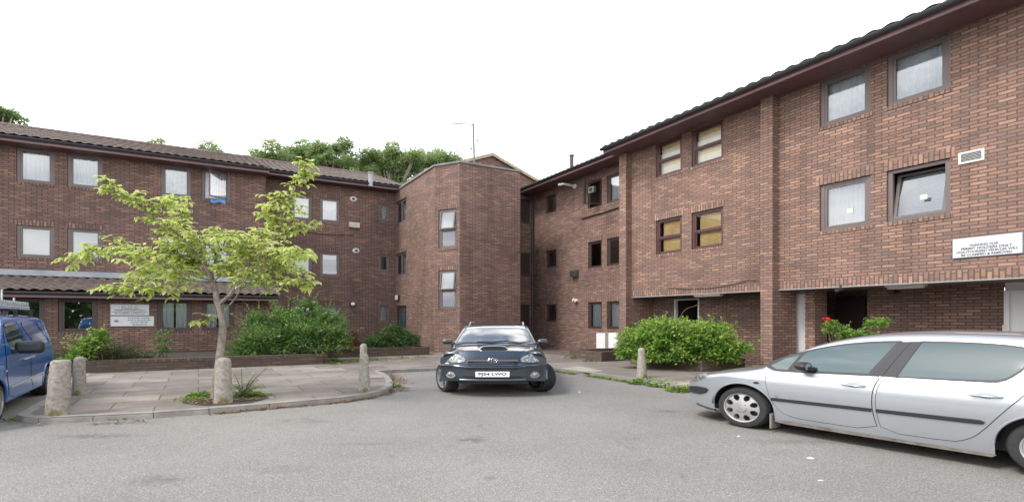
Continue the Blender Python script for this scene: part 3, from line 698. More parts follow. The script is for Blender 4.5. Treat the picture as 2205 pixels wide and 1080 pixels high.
# gable rising behind the tower
gB = 22.1; FG = FB(gB); pk = FG.s(1058); zp = FG.z(1058, 335)
q = MB(); q.add([FG(pk - 3.2, zp - 1.7), FG(pk + 3.4, zp - 1.65), FG(pk, zp), FG(pk - 3.2, 6), FG(pk + 3.4, 6)], [(3, 4, 1, 2, 0)]); q.build('gable', m_brT, rt)
q = MB()
for sgn, L_ in ((-1, 3.3), (1, 3.5)):
    fnn = lambda x, y, z, sgn=sgn: FG(pk + sgn * x, zp + z - .49 * x, y)
    q.box(0, L_, -.12, 6, .0, .10, fnn); 
q.build('gable_roof', m_tile, rt)
q = MB()
for sgn, L_ in ((-1, 3.3), (1, 3.5)): q.box(0, L_, -.15, -.12, -.06, .13, lambda x, y, z, sgn=sgn: FG(pk + sgn * x, zp + z - .49 * x, y))
q.build('verge_board', mat('verge_stone', (.36, .29, .20), .8, nscale=8, namt=.2), rt)

# ================================================================ VEHICLES
def lerp_tab(tab, x):
    if x <= tab[0][0]: return tab[0][1]
    for (a, b), (c, d) in zip(tab, tab[1:]):
        if x <= c: t = (x - a) / (c - a); return b + (d - b) * t
    return tab[-1][1]
def smooth_tab(tab):
    """monotone-ish cubic through table points"""
    xs = [p[0] for p in tab]; ys = [p[1] for p in tab]; n = len(xs)
    dl = [(ys[i + 1] - ys[i]) / (xs[i + 1] - xs[i]) for i in range(n - 1)]
    m = [dl[0]] + [0 if dl[i - 1] * dl[i] <= 0 else 2 * dl[i - 1] * dl[i] / (dl[i - 1] + dl[i]) for i in range(1, n - 1)] + [dl[-1]]
    def f(x):
        if x <= xs[0]: return ys[0]
        if x >= xs[-1]: return ys[-1]
        i = max(k for k in range(n - 1) if xs[k] <= x); h = xs[i + 1] - xs[i]; t = (x - xs[i]) / h
        return ys[i] * (2 * t**3 - 3 * t**2 + 1) + h * m[i] * (t**3 - 2 * t**2 + t) + ys[i + 1] * (-2 * t**3 + 3 * t**2) + h * m[i + 1] * (t**3 - t**2)
    return f
class Car:
    """local frame: x front to rear, -y the side nearest the camera, z up"""
    def __init__(s, hw, ztop, plan, side, sill, arches, corner=.12, n=2.6, cornf=None):
        s.hw = hw; s.zt = smooth_tab(ztop); s.pl = smooth_tab(plan); s.sd = smooth_tab(side); s.sill = sill; s.ar = arches; s.cn = cornf or (lambda x: corner); s.n = n
        s.x0 = ztop[0][0]; s.x1 = ztop[-1][0]
    def W(s, x, z): return s.hw * s.pl(x) * s.sd(z)
    def zlow(s, x):
        z = s.sill(x) if callable(s.sill) else s.sill
        for (c, r, zc) in s.ar:
            if abs(x - c) < r: z = max(z, zc + math.sqrt(max(0, r * r - (x - c)**2)))
        return z
    def zs(s, x): return s.zt(x) - s.cn(x)
    def top(s, x, y):
        zs = s.zs(x); w = s.W(x, zs); k = min(1, abs(y) / max(w, 1e-6)); return zs + (s.zt(x) - zs) * (1 - k**s.n)**(1 / s.n)
    def side(s, x, z, off=0., sg=-1): return (x, sg * (s.W(x, z) + off), z)
    def shell(s, mat_, parent, xs=None, name='body'):
        mb = MB(); xs = set(xs or [])
        x = s.x0
        while x < s.x1: xs.add(round(x, 4)); x += .03
        xs.add(s.x1)
        for (c, r, zc) in s.ar:
            for k in range(25):
                a = math.pi * k / 24; xs.add(round(c - r * math.cos(a), 4))
            xs.add(round(c - r - .0015, 4)); xs.add(round(c + r + .0015, 4))
        xs = sorted(xs); rows = []
        NS, NC = 16, 12
        for x in xs:
            zl = s.zlow(x); zs = max(s.zs(x), zl + .02); half = []
            for k in range(NS): z = zl + (zs - zl) * k / NS; half.append((s.W(x, z), z))
            ws = s.W(x, zs); zt = max(s.zt(x), zs + .005)
            for k in range(NC + 1):
                a = math.pi / 2 * k / NC; half.append((ws * max(0, math.cos(a))**(2 / s.n), zs + (zt - zs) * math.sin(a)**(2 / s.n)))
            rows.append([(x, -y, z) for y, z in half] + [(x, y, z) for y, z in half[-2::-1]])
        m = len(rows[0]); V = [p for r in rows for p in r]
        fs = [(i * m + k, (i + 1) * m + k, (i + 1) * m + k + 1, i * m + k + 1) for i in range(len(rows) - 1) for k in range(m - 1)]
        fs.append(tuple(range(m))); fs.append(tuple((len(rows) - 1) * m + k for k in range(m - 1, -1, -1)))
        mb.add(V, fs); return mb.build(name, mat_, parent, smooth=True, weld=True, ang=50)
    def patch(s, pts, name, mat_, parent, off=.004, sg=-1, mode='side', step=.05, smooth=True, fn=None, thick=0.):
        P = dense(pts, .03); xs = [p[0] for p in P]; zs = [p[1] for p in P]; n = len(P)
        V = [Vector(p) for p in P]; x = min(xs) + step / 2
        while x < max(xs):
            z = min(zs) + step / 2
            while z < max(zs): V.append(Vector((x, z))); z += step
            x += step
        r = delaunay_2d_cdt(V, [], [list(range(n))], 1, 1e-5)
        f = fn or ((lambda a, b: s.side(a, b, off, sg)) if mode == 'side' else (lambda a, b: (a, b, s.top(a, b) + off)))
        mb = MB(); mb.add([f(v.x, v.y) for v in r[0]], [tuple(q) for q in r[2]])
        o = mb.build(name, mat_, parent, smooth=smooth)
        return o
    def line(s, pts, name, mat_, parent, r=.006, off=0., sg=-1, mode='side', closed=False):
        P = dense(pts, .04, closed); f = (lambda a, b: s.side(a, b, off, sg)) if mode == 'side' else (lambda a, b: (a, b, s.top(a, b) + off))
        mb = MB(); mb.tube([f(*p) for p in P], r, 6); return mb.build(name, mat_, parent, smooth=True)
def dense(pts, st, closed=True):
    o = []; n = len(pts)
    for i in range(n if closed else n - 1):
        a, b = pts[i], pts[(i + 1) % n]; L_ = math.dist(a, b); k = max(1, int(L_ / st))
        o += [(a[0] + (b[0] - a[0]) * j / k, a[1] + (b[1] - a[1]) * j / k) for j in range(k)]
    if not closed: o.append(pts[-1])
    return o
def smoothpoly(pts, it=2, closed=True):
    for _ in range(it):
        o = []
        n = len(pts)
        rng = range(n) if closed else range(n - 1)
        if not closed: o.append(pts[0])
        for i in rng:
            a, b = pts[i], pts[(i + 1) % n]
            o += [(a[0] * .75 + b[0] * .25, a[1] * .75 + b[1] * .25), (a[0] * .25 + b[0] * .75, a[1] * .25 + b[1] * .75)]
        if not closed: o.append(pts[-1])
        pts = o
    return pts
def inset(pts, d):
    P = [Vector(p) for p in pts]; n = len(P); A = sum(P[i].x * P[(i + 1) % n].y - P[(i + 1) % n].x * P[i].y for i in range(n)); sg = 1 if A > 0 else -1
    o = []
    for i in range(n):
        t = (P[(i + 1) % n] - P[i - 1]); t = t.normalized() if t.length > 0 else Vector((1, 0)); o.append(tuple(P[i] + Vector((-t.y, t.x)) * d * sg))
    return o
def wheel(parent, x, y, r, wid, kind, steer=0., sg=-1, rz=0.):
    """sg: which side the outer face looks to"""
    base = thing('wheel', None, None, (x, y, r)); base.parent = parent; base.rotation_euler = (0, 0, steer)
    # the wheel itself is the part; tyre is its mesh, rim and hub are its sub-parts
    bpy.data.objects.remove(base)
    cs, sn = math.cos(steer), math.sin(steer)
    def fn(a, b, c): return (a * cs - (sg * c) * sn, a * sn + sg * c * cs, b)
    rr = r * .71
    prof = [(rr, -wid / 2), (rr + .02, -wid / 2 - .004), (r * .93, -wid / 2 + .004), (r * .985, -wid / 2 + .03), (r, -wid / 2 + .055)]
    for g in (-.04, 0, .04): prof += [(r, g - .008), (r - .008, g - .005), (r - .008, g + .005), (r, g + .008)]
    prof += [(r, wid / 2 - .055), (r * .985, wid / 2 - .03), (r * .93, wid / 2 - .004), (rr + .02, wid / 2 + .004), (rr, wid / 2)]
    mb = MB(); mb.lathe(prof, 56, fn); t = mb.build('wheel', m_rub, parent, smooth=True, origin=(0, 0, 0)); t.location = (x, y, r * K)
    mb = MB(); mb.lathe([(rr + .001, wid / 2), (rr - .012, wid / 2 - .004), (rr - .02, wid / 2 - .05), (rr - .02, -wid / 2)], 48, fn)
    mb.lathe([(rr - .02, wid / 2 - .075), (0.001, wid / 2 - .075)], 32, fn, 1)
    N, M = 128, 14; r0, r1 = .02, rr - .004
    if kind == 'cap':
        def hole(p, a):
            k = 7.5 if 0 else 8; ph = ((a * k / (2 * math.pi)) % 1 - .5) * 2 * math.pi / k; q = (p - rr * .72) / (rr * .20); w_ = (ph * p) / (rr * .165 * (1 + .25 * q)); return q * q + w_ * w_ < 1
        dish = lambda p: wid / 2 + .004 - .022 * (p / rr)**2 + (.006 if p < rr * .3 else 0)
    else:
        def hole(p, a):
            ph = ((a * 5 / (2 * math.pi)) % 1 - .5) * 2 * math.pi / 5; q = (p - rr * .60) / (rr * .30); w_ = ph / (.36 - .03 * q); return q * q + w_ * w_ < 1 and p > rr * .3
        dish = lambda p: wid / 2 - .012 - .03 * max(0, 1 - p / rr) 
    us = [2 * math.pi * i / N for i in range(N + 1)]; vs = [r0 + (r1 - r0) * j / (M * 2) for j in range(M * 2 + 1)]
    mb.grid(lambda a, p: fn(p * math.cos(a), p * math.sin(a), dish(p)), us, vs, 0, lambda a, p: None if hole(p, a) else 0)
    mb.lathe([(.0005, wid / 2 + .008), (.028, wid / 2 + .006), (.034, wid / 2 - .004)], 20, fn)
    for k in range(4 if kind == 'cap' else 5):
        a = 2 * math.pi * (k + .5) / (4 if kind == 'cap' else 5); mb.lathe([(.0005, wid / 2 + .006), (.009, wid / 2 + .005), (.011, wid / 2 - .006)], 8, lambda p, q, c, a=a: fn(p + .06 * math.cos(a), q + .06 * math.sin(a), c), 1)
    rim = mb.build('rim', [m_rim, m_black], t, smooth=True, ang=35)
    return t
def underbody(car, parent, y_in, z0, z1, xs0, xs1, mt=None):
    mb = MB(); mb.box(xs0, xs1, -y_in, y_in, z0, z1)
    for (c, r, zc) in car.ar:
        for sg in (-1, 1):
            us = [math.pi * k / 20 for k in range(21)]
            mb.grid(lambda a, q: (c - (r + .012) * math.cos(a), sg * ((car.W(c, .5) - .012) if q else y_in - .05), zc + (r + .012) * math.sin(a)), us, [0, 1])
    return mb.build('underbody', mt or m_black, parent)

# ---------------------------------------------------------------- silver hatchback (right)
tS = Vector((.586, -.81, 0)).normalized(); nS = Vector((.81, .586, 0)).normalized()
hwS = .80
sS = lambda p: p
sil = thing('parked_car', 'silver five-door hatchback with black side trim, parked at the right edge', 'car', Vector((2.41, 5.72, 0)) + nS * hwS, math.atan2(-.81, .586))
ztop = [(-.86, .50), (-.80, .60), (-.70, .67), (-.50, .745), (-.25, .81), (.05, .875), (.22, .925), (.32, 1.0), (.5, 1.125), (.7, 1.235), (.9, 1.315), (1.1, 1.37), (1.35, 1.405), (1.65, 1.42), (2.0, 1.415), (2.4, 1.385), (2.65, 1.33), (2.85, 1.20), (3.02, .98), (3.12, .86), (3.18, .6)]
plan = [(-.86, .50), (-.82, .66), (-.75, .80), (-.65, .895), (-.5, .955), (-.3, .985), (0, 1.), (1.2, 1.), (2.4, .995), (2.7, .96), (2.95, .90), (3.1, .82), (3.18, .7)]
side = [(.1, .93), (.2, .955), (.3, .972), (.45, .988), (.60, 1.), (.70, 1.), (.76, .992), (.82, .975), (.88, .945), (1.0, .895), (1.15, .825), (1.28, .755), (1.35, .71), (1.45, .66)]
carS = Car(hwS, ztop, plan, side, lambda x: .16 if -.45 < x < 2.7 else .2, [(0, .345, .285), (2.385, .345, .285)], n=2.4, cornf=smooth_tab([(-.86, .10), (-.5, .10), (.0, .10), (.3, .07), (.6, .055), (1.1, .07), (1.6, .085), (2.6, .09), (3.0, .1), (3.18, .1)]))
body = carS.shell(m_silver, sil)
underbody(carS, sil, .56, .17, .62, -.70, 3.0)
for x in (0, 2.385):
    for sg in (-1, 1): wheel(sil, x, sg * (hwS - .10), .287, .19, 'cap', 0, sg)
carS.patch([(.30, .158), (.46, .14), (2.02, .135), (2.05, .165), (1.3, .172), (.45, .185)], 'sill_guard', m_mud, sil, .006, step=.03)
# arch lips
for c in (0, 2.385):
    P = [(c - .352 * math.cos(a), .285 + .352 * math.sin(a)) for a in [math.pi * k / 24 for k in range(25)]]
    carS.line(P, 'arch_lip', m_silver, sil, .011, -.004)
# side windows: dark seal outline, glass, pillars
fw_ = smoothpoly([(.262, .915), (.29, .955), (.40, 1.025), (.52, 1.085), (.66, 1.145), (.84, 1.205), (1.0, 1.245), (1.2, 1.275), (1.385, 1.287), (1.385, 1.287), (1.20, .888), (1.20, .888), (.8, .873), (.45, .857), (.33, .868), (.27, .893)], 1)
carS.patch(inset(fw_, -.012), 'window_seal', m_black, sil, .003)
qv = [(.30, .915), (.42, 1.015), (.565, 1.083), (.475, .872), (.36, .874)]
sd_front = smoothpoly([(.50, .872), (.605, 1.105), (.66, 1.138), (.84, 1.198), (1.0, 1.238), (1.2, 1.266), (1.36, 1.276), (1.36, 1.276), (1.185, .896), (1.185, .896), (.8, .88)], 1)
rw_ = smoothpoly([(1.40, .888), (1.40, .888), (1.535, 1.292), (1.535, 1.292), (1.9, 1.292), (2.12, 1.272), (2.25, 1.23), (2.25, 1.18), (2.19, 1.06), (2.10, .94), (2.04, .915), (1.8, .902)], 1)
carS.patch(inset(rw_, -.012), 'window_seal', m_black, sil, .003)
# doors
fd = [(.275, .62), (.262, .73), (.268, .835), (.30, .855)] + [(.45, .850), (.8, .864), (1.2, .878), (1.285, .882), (1.245, .76), (1.228, .62), (1.232, .46), (1.27, .235), (.62, .235), (.47, .262), (.38, .33), (.315, .45)]
rd = [(1.31, .884), (1.8, .894), (2.06, .902), (2.14, .93), (2.235, .86), (2.205, .79), (2.10, .62), (2.0, .44), (1.93, .33), (1.86, .27), (1.78, .235), (1.295, .235), (1.255, .46), (1.25, .62), (1.268, .76)]
doors = []
for P, lab in ((fd, 'front door'), (rd, 'rear door')):
    P = smoothpoly(P, 1); carS.patch(P, 'door_gap', m_black, sil, .0015, step=.04)
    d = carS.patch(inset(P, .006), 'door', m_silver, sil, .0045, step=.04); doors.append(d)
def sub(pts, nm, mt, par, off, step=.05): return carS.patch(pts, nm, mt, par, off, step=step)
sub(inset(sd_front, .004), 'window', m_vglass if 0 else m_vglass, doors[0], .006); sub(inset(smoothpoly(rw_, 1), .004), 'window', m_vglass, doors[1], .006)
sub(qv, 'quarter_window', m_vglass, sil, .006)
carS.patch([(1.20, .886), (1.375, 1.284), (1.535, 1.297), (1.40, .886)], 'door_pillar', m_trimg, sil, .008)
carS.line([(1.29, .886), (1.45, 1.288)], 'door_pillar_seam', m_black, sil, .004, .009)
for P, d in (([(.325, .452), (.335, .478), (1.222, .492), (1.222, .463), (.345, .449)], doors[0]), ([(1.262, .464), (1.262, .493), (1.96, .505), (1.985, .492), (1.975, .475), (1.945, .470)], doors[1])):
    for k, o_ in enumerate((.012, .02)): 
        if k: carS.patch(inset(P, .004), 'side_trim', m_trimg, d, o_, step=.02)
        else: carS.line(P + [P[0]], 'trim_edge', m_trimg, d, .007, .010)
for (a, b), d in (((.985, 1.175), doors[0]), ((1.90, 2.09), doors[1])):
    zc = lambda x: .752 + (x - 1) * .012
    el = [((a + b) / 2 + .062 * math.cos(t), zc(a) + .004 + .032 * math.sin(t)) for t in [2 * math.pi * k / 20 for k in range(20)]]
    sub(el, 'handle_recess', mat('recess_shade', (.30, .33, .36), .5, .3), d, .006, .03)
    q = MB(); q.tube([carS.side(a, zc(a), .008), carS.side(a + .02, zc(a), .026), carS.side((a + b) / 2, zc(a) + .002, .032), carS.side(b - .02, zc(b), .026), carS.side(b, zc(b), .008)], [.010, .013, .014, .013, .010], 10); q.build('handle', m_silver, d, smooth=True)
# small round indicator, hood line, headlight, bumper strip
sub([(.17 + .032 * math.cos(t), .665 + .014 * math.sin(t)) for t in [2 * math.pi * k / 16 for k in range(16)]], 'side_repeater', m_black, sil, .008, .02)
carS.line([(-.56, .655), (-.35, .735), (-.1, .80), (.12, .845), (.26, .872)], 'bonnet_gap', m_inkg, sil, .0028, -.0005)
hl = smoothpoly([(-.68, .575), (-.66, .62), (-.54, .705), (-.44, .735), (-.40, .72), (-.47, .655), (-.56, .60)], 1)
for sg in (-1, 1):
    carS.patch(hl, 'headlight', m_lens, sil, .006, sg=sg, step=.03)
bs = [(-.735, .40), (-.74, .445), (-.70, .485), (-.56, .505), (-.44, .50), (-.415, .49), (-.455, .435), (-.53, .405)]
carS.patch(bs, 'bumper_strip', m_trimg, sil, .014, step=.03); carS.line(bs + [bs[0]], 'bumper_strip_edge', m_trimg, sil, .011, .006)
carS.line([(-.60, .235), (-.45, .2), (-.34, .19)], 'bumper_lip', m_trimg, sil, .016, -.004)
q = MB(); q.box(.30, .325, -hwS + .01, -hwS + .19, .05, .26); q.build('mud_flap', m_mud, sil, bevel=.01)
q = MB(); q.box(-.875, -.855, -.36, .36, .30, .46); q.build('grille', m_black, sil)
# mirror
q = MB(); c = Vector(carS.side(.66, .945, .11)); 
q.lathe([(.001, -.055), (.05, -.05), (.068, -.03), (.074, 0), (.07, .04), (.06, .048)], 20, lambda a, b, z: (c.x + z * 1.1, c.y + a * 1.05, c.z + b * .78))
mi = q.build('door_mirror', m_black, sil, smooth=True)
q = MB(); q.tube([carS.side(.73, .90, -.02), carS.side(.72, .915, .04), carS.side(.69, .93, .09)], [.03, .026, .024], 8); q.build('mirror_arm', m_black, mi, smooth=True)
q = MB(); q.lathe([(.001, .045), (.055, .045)], 20, lambda a, b, z: (c.x + z * 1.1, c.y + a * 1.05, c.z + b * .78)); q.build('mirror_glass', m_chrome, mi)
# rear glass and lamps
carS.patch([(2.66, -.50), (2.66, .50), (3.0, .56), (3.0, -.56)], 'rear_window', m_vglass, sil, .006, mode='top')
for sg in (-1, 1): carS.patch([(2.92, .80), (3.06, .72), (3.10, .92), (2.98, 1.0)], 'rear_lamp', mat('lamp_red', (.35, .01, .012), .15, coat=1), sil, .006, sg=sg, step=.03)
q = MB(); q.box(3.17, 3.19, -.25, .25, .42, .53); q.build('number_plate', mat('plate_yellow', (.7, .52, .05), .4), sil)
# windscreen and roof seam
carS.patch([(.30, -.58), (.30, .58), (.95, .50), (.95, -.50)], 'windscreen', m_wscr, sil, .006, mode='top')
carS.line([(.62, .545), (.9, .515), (1.3, .50), (1.9, .49), (2.5, .47)], 'roof_seam', m_inkg, sil, .004, .0, mode='top'); carS.line([(.62, -.545), (.9, -.515), (1.3, -.50), (1.9, -.49), (2.5, -.47)], 'roof_seam', m_inkg, sil, .004, .0, mode='top')
q = MB(); text_mb(q, 'xs', Vector(carS.side(.385, .505, .011)), (1, 0, 0), (0, 0, 1), .018); q.build('badge', m_inkg, doors[0])

# ---------------------------------------------------------------- dark SUV (middle)
suv = thing('parked_car', 'dark slate off-road car facing the camera with bonnet scoop and turned front wheels', 'car', (-.283, 8.62, 0), rad(90))
zt = [(-.50, .83), (-.44, .885), (-.2, .92), (.1, .95), (.38, .985), (.46, 1.03), (.8, 1.24), (1.08, 1.385), (1.25, 1.425), (1.6, 1.445), (2.6, 1.44), (2.9, 1.41), (3.0, 1.3), (3.06, .8)]
pl = [(-.50, .985), (-.4, 1.0), (0, 1.), (2.5, 1.), (2.9, .97), (3.06, .9)]
sd = [(.1, .97), (.3, 1.0), (.6, 1.005), (.8, .985), (.9, .95), (.98, .90), (1.05, .855), (1.2, .79), (1.4, .705), (1.5, .66)]
hwV = .795
carV = Car(hwV, zt, pl, sd, lambda x: .30, [(0, .37, .31), (2.34, .37, .31)], n=2.7, cornf=smooth_tab([(-.5, .10), (0, .11), (.4, .10), (.5, .07), (1.1, .06), (2.9, .08), (3.06, .1)]))
carV.shell(m_slate, suv); underbody(carV, suv, .52, .24, .7, -.5, 2.9)
# front surface: x as a function of y, z
def Sx(y, z):
    a = abs(y) / .80
    x = -.735 + .235 * a**3.2 + .03 * a * a
    if z > .635: x += .035 + (z - .635) * .62 - (.0 if z > .66 else .02 * (.66 - z) / .025)
    else: x += .012 * math.sin(max(0, (.635 - z)) * 9) + max(0, .42 - z) * .25
    return x
front = lambda off: (lambda y, z: (Sx(y, z) - off, y, z))
ff = [(.790, .52), (.800, .62), (.795, .70), (.755, .845), (.66, .885), (.5, .895), (.25, .902), (0, .905)]
ff = ff + [(-y, z) for y, z in ff[-2::-1]] + [(-.765, .43), (-.70, .365), (-.58, .335), (-.45, .325), (.45, .325), (.58, .335), (.70, .365), (.765, .43)]
carV.patch(ff, 'front_panel', m_slate, suv, fn=front(0), step=.035)
q = MB()      # fill between the front panel and the shell (hood lip and sides)
ys = [-.78 + 1.56 * i / 40 for i in range(41)]
def zft(y): return lerp_tab([(0, .905), (.25, .902), (.5, .895), (.66, .885), (.755, .845), (.80, .74)], abs(y))
q.grid(lambda y, t: (Sx(y, zft(y)) * (1 - t) + (-.49) * t, y, zft(y) * (1 - t) + (max(carV.top(-.49, y) - .004, zft(y) - .03)) * t), ys, [0, .5, 1])
for sg in (-1, 1): q.grid(lambda z, t: (Sx(.797 * sg, z) * (1 - t) - .36 * t, sg * (.797 * (1 - t) + carV.W(-.36, z) * t + .004), z), [.52 + .24 * i / 12 for i in range(13)], [0, .5, 1])
q.build('bonnet_edge', m_slate, suv, smooth=True)
# bumper lines and openings
def fp(pts, nm, mt, off=.006, par=suv, step=.03): return carV.patch(pts, nm, mt, par, fn=front(off), step=step)
def frect(y0, y1, z0, z1): return [(y0, z0), (y1, z0), (y1, z1), (y0, z1)]
q = MB(); q.tube([front(.004)(y, z) for y, z in dense([(-.79, .628), (-.55, .628), (-.36, .605), (.36, .605), (.55, .628), (.79, .628)], .04, False)], .022, 8); q.build('bumper_edge', m_slate, suv, smooth=True)
q = MB(); q.tube([front(.0)(y, z) for y, z in dense([(-.79, .648), (-.55, .650), (-.38, .634), (.38, .634), (.55, .650), (.79, .648)], .04, False)], .006, 6); q.build('bumper_gap', m_black, suv)
gr = fp([(-.37, .655), (.37, .655), (.385, .80), (.36, .808), (-.36, .808), (-.385, .80)], 'grille', m_black, .006)
q = MB()
for i in range(38):
    y = -.365 + .73 * i / 37
    for (a, b) in ((.668, .705), (.758, .795)): q.box(-.006, .004, y - .0035, y + .0035, a, b, lambda x, yy, z: (Sx(yy, z) - .010 + x, yy, z))
for (a, b) in ((.714, .750),): q.box(-.016, .004, -.372, .372, a, b, lambda x, yy, z: (Sx(0, z) + .26 * (abs(yy) / .8)**3 * 0 - .008 + x, yy, z))
q.build('grille_bars', mat('grille_grey', (.10, .105, .115), .4, .5), gr)
q = MB()
def ell(cy, cz, ry, rz_, r, yy=None): q.tube([(Sx(0, .73) - .028 + .0, cy + ry * math.cos(t), cz + rz_ * math.sin(t)) for t in [2 * math.pi * k / 32 for k in range(33)]], r, 6)
ell(0, .732, .070, .046, .0045); ell(0, .732, .022, .042, .0028); ell(0, .752, .048, .016, .0028); q.build('emblem', m_chrome, gr, smooth=True)
for sg in (-1, 1):
    h = [(sg * y, z) for y, z in ((.395, .705), (.395, .765), (.44, .808), (.54, .862), (.65, .893), (.72, .888), (.752, .83), (.738, .745), (.70, .69), (.60, .672), (.45, .685))]
    fp(smoothpoly(h, 2), 'headlight_surround', m_black, .004)
    hd = fp(inset(smoothpoly(h, 2), .010), 'headlight', m_lens, .012)
    q = MB()
    for (cy, cz, r_) in ((.62, .775, .052), (.50, .745, .045)):
        X = Sx(cy, cz) - .012; q.lathe([(.0005, .010), (r_ * .3, .006), (r_ * .62, .002), (r_, .001)], 22, lambda a, b, z, sg=sg, cy=cy, cz=cz: (Sx(sg * cy + a, cz + b) - .0135 - z, sg * cy + a, cz + b))
    q.build('headlight_bulb', mat('reflector', (.30, .31, .31), .1, .6), hd, smooth=True)
    fo = fp([(sg * .62 + .062 * math.cos(t), .445 + .062 * math.sin(t)) for t in [2 * math.pi * k / 24 for k in range(24)]], 'fog_light', m_rim, .008)
    q = MB(); q.lathe([(.0005, .022), (.025, .018), (.04, .008), (.044, 0)], 20, lambda a, b, z, sg=sg: (Sx(sg * .62, .45) - .008 - z, sg * .62 + a, .452 + b)); q.build('fog_lens', m_lens, fo, smooth=True)
    q = MB(); q.tube([front(.01)(sg * .62 + .07 * math.cos(t), .44 + .06 * math.sin(t)) for t in [math.pi + math.pi * k / 12 for k in range(13)]], .009, 6); q.build('fog_bezel', m_rim, fo, smooth=True)
    # mirrors
    c = Vector((.47, sg * .795, 1.045)); q = MB()
    q.box(-.055, .055, -.085, .085, -.062, .062, lambda x, y, z: (c.x + x + .0, c.y + y * 1.0, c.z + z * (1 - .18 * (y * sg < 0))))
    mi = q.build('door_mirror', m_slate, suv, bevel=.035, smooth=True)
    q = MB(); q.box(.38, .44, sg * .655, sg * .73, .985, 1.03); q.build('mirror_arm', m_black, mi, bevel=.01)
    # wheel arch flares
    q = MB(); q.tube([(0 - .385 * math.cos(a), sg * (hwV + .006), .31 + .385 * math.sin(a)) for a in [math.pi * k / 20 for k in range(21)]], .026, 8); q.build('arch_flare', m_slate, suv, smooth=True)
    q = MB(); q.tube([(x, sg * (carV.W(x, 1.36) - .085), carV.top(x, sg * .47) + (.045 if 1.3 < x < 2.75 else .0)) for x in (1.18, 1.3, 1.5, 2.0, 2.6, 2.76, 2.85)], .016, 8); q.build('roof_rail', m_steel, suv, smooth=True)
fp(frect(-.37, .37, .548, .572), 'air_slot', m_black, .006)
lo = [(-.45, .375), (-.40, .432), (.40, .432), (.45, .375)]; fp(lo, 'lower_air_intake', m_black, .007)
q = MB(); q.tube([front(.012)(y, z) for y, z in dense([(-.48, .355), (.48, .355)], .05, False)], .016, 8); q.build('bumper_lip', mat('lip_steel_blue', (.16, .19, .23), .3, .6), suv, smooth=True)
q = MB(); px = Sx(0, .5) - .022; q.box(px - .006, px + .02, -.248, .248, .414, .520); pt = q.build('number_plate', m_plate, suv, bevel=.004)
q = MB(); text_mb(q, 'PJ54 LWO', (px - .0085, .0, .467), (0, -1, 0), (0, 0, 1), .070, .405, bold=.022); q.build('plate_lettering', m_ink, pt)
# windscreen, bonnet details
ws = smoothpoly([(.445, -.635), (.44, -.3), (.435, 0), (.44, .3), (.445, .635), (.445, .64), (1.09, .50), (1.09, .50), (1.11, 0), (1.09, -.50), (1.09, -.50), (.445, -.64)], 1)
carV.patch(inset(ws, -.018), 'windscreen_seal', m_black, suv, .004, mode='top')
carV.patch(ws, 'windscreen', m_wscr, suv, .009, mode='top')
q = MB()
for (y0, y1) in ((.30, -.22), (-.22, -.60)): q.tube([(.47 - .03 * 0, y0, carV.top(.47, y0) + .02), (.452, (y0 + y1) / 2, carV.top(.452, (y0 + y1) / 2) + .024), (.50, y1, carV.top(.50, y1) + .018)], .007, 6)
q.build('wiper', m_black, suv)
q = MB(); q.box(.30, .43, -.66, .66, 0, .012, lambda x, y, z: (x, y, carV.top(x, y) + z - .004)); q.build('scuttle_panel', m_black, suv)
def scoop(x, y):
    k = max(0, 1 - (abs(y) / .215)**4); t = max(0, min(1, (x + .18) / .45)); return .062 * k**.6 * (1 - t)**.7
q = MB(); us = [-.215 + .43 * i / 30 for i in range(31)]
q.grid(lambda y, x: (x, y, carV.top(x, y) + .003 + scoop(x, y)), us, [-.18 + .45 * i / 14 for i in range(15)])
sco = q.build('bonnet_scoop', m_slate, suv, smooth=True)
q = MB(); q.grid(lambda y, t: (-.182 + .0 * t, y, carV.top(-.18, y) + .002 + t * scoop(-.18, y)), us, [0, 1]); q.build('scoop_opening', m_black, sco)
q = MB(); q.tube([(-.185, y, carV.top(-.18, y) + .004 + scoop(-.18, y)) for y in us], .014, 8); q.build('scoop_rim', m_chrome if 0 else mat('scoop_rim_paint', (.45, .49, .53), .2, .7, coat=1), sco, smooth=True)
for sg in (-1, 1):
    carV.line([(-.47, sg * .42), (-.1, sg * .50), (.30, sg * .57)], 'bonnet_crease', m_slate, suv, .010, -.003, mode='top')
    carV.patch([(.50, .96), (.62, 1.09), (1.05, 1.30), (1.35, 1.34), (1.4, .98)], 'side_window', m_vglass, suv, .006, sg=sg)
    for x in (2.34,): wheel(suv, x, sg * (hwV - .10), .31, .20, 'alloy', 0, sg)
wheel(suv, 0, .735, .31, .205, 'alloy', rad(27), 1); wheel(suv, 0, -.745, .31, .205, 'alloy', rad(27), -1)
carV.patch([(1.3, -.38), (1.3, .38), (1.85, .38), (1.85, -.38)], 'sunroof', m_vglass, suv, .006, mode='top')

# ---------------------------------------------------------------- blue van (left)
van = thing('parked_van', 'blue panel van with ladder rack, half out of frame at the left edge', 'van', Vector((-7.07, 8.28, 0)) + Vector((-.852, -.524, 0)).normalized() * .84, math.atan2(.852, -.524))
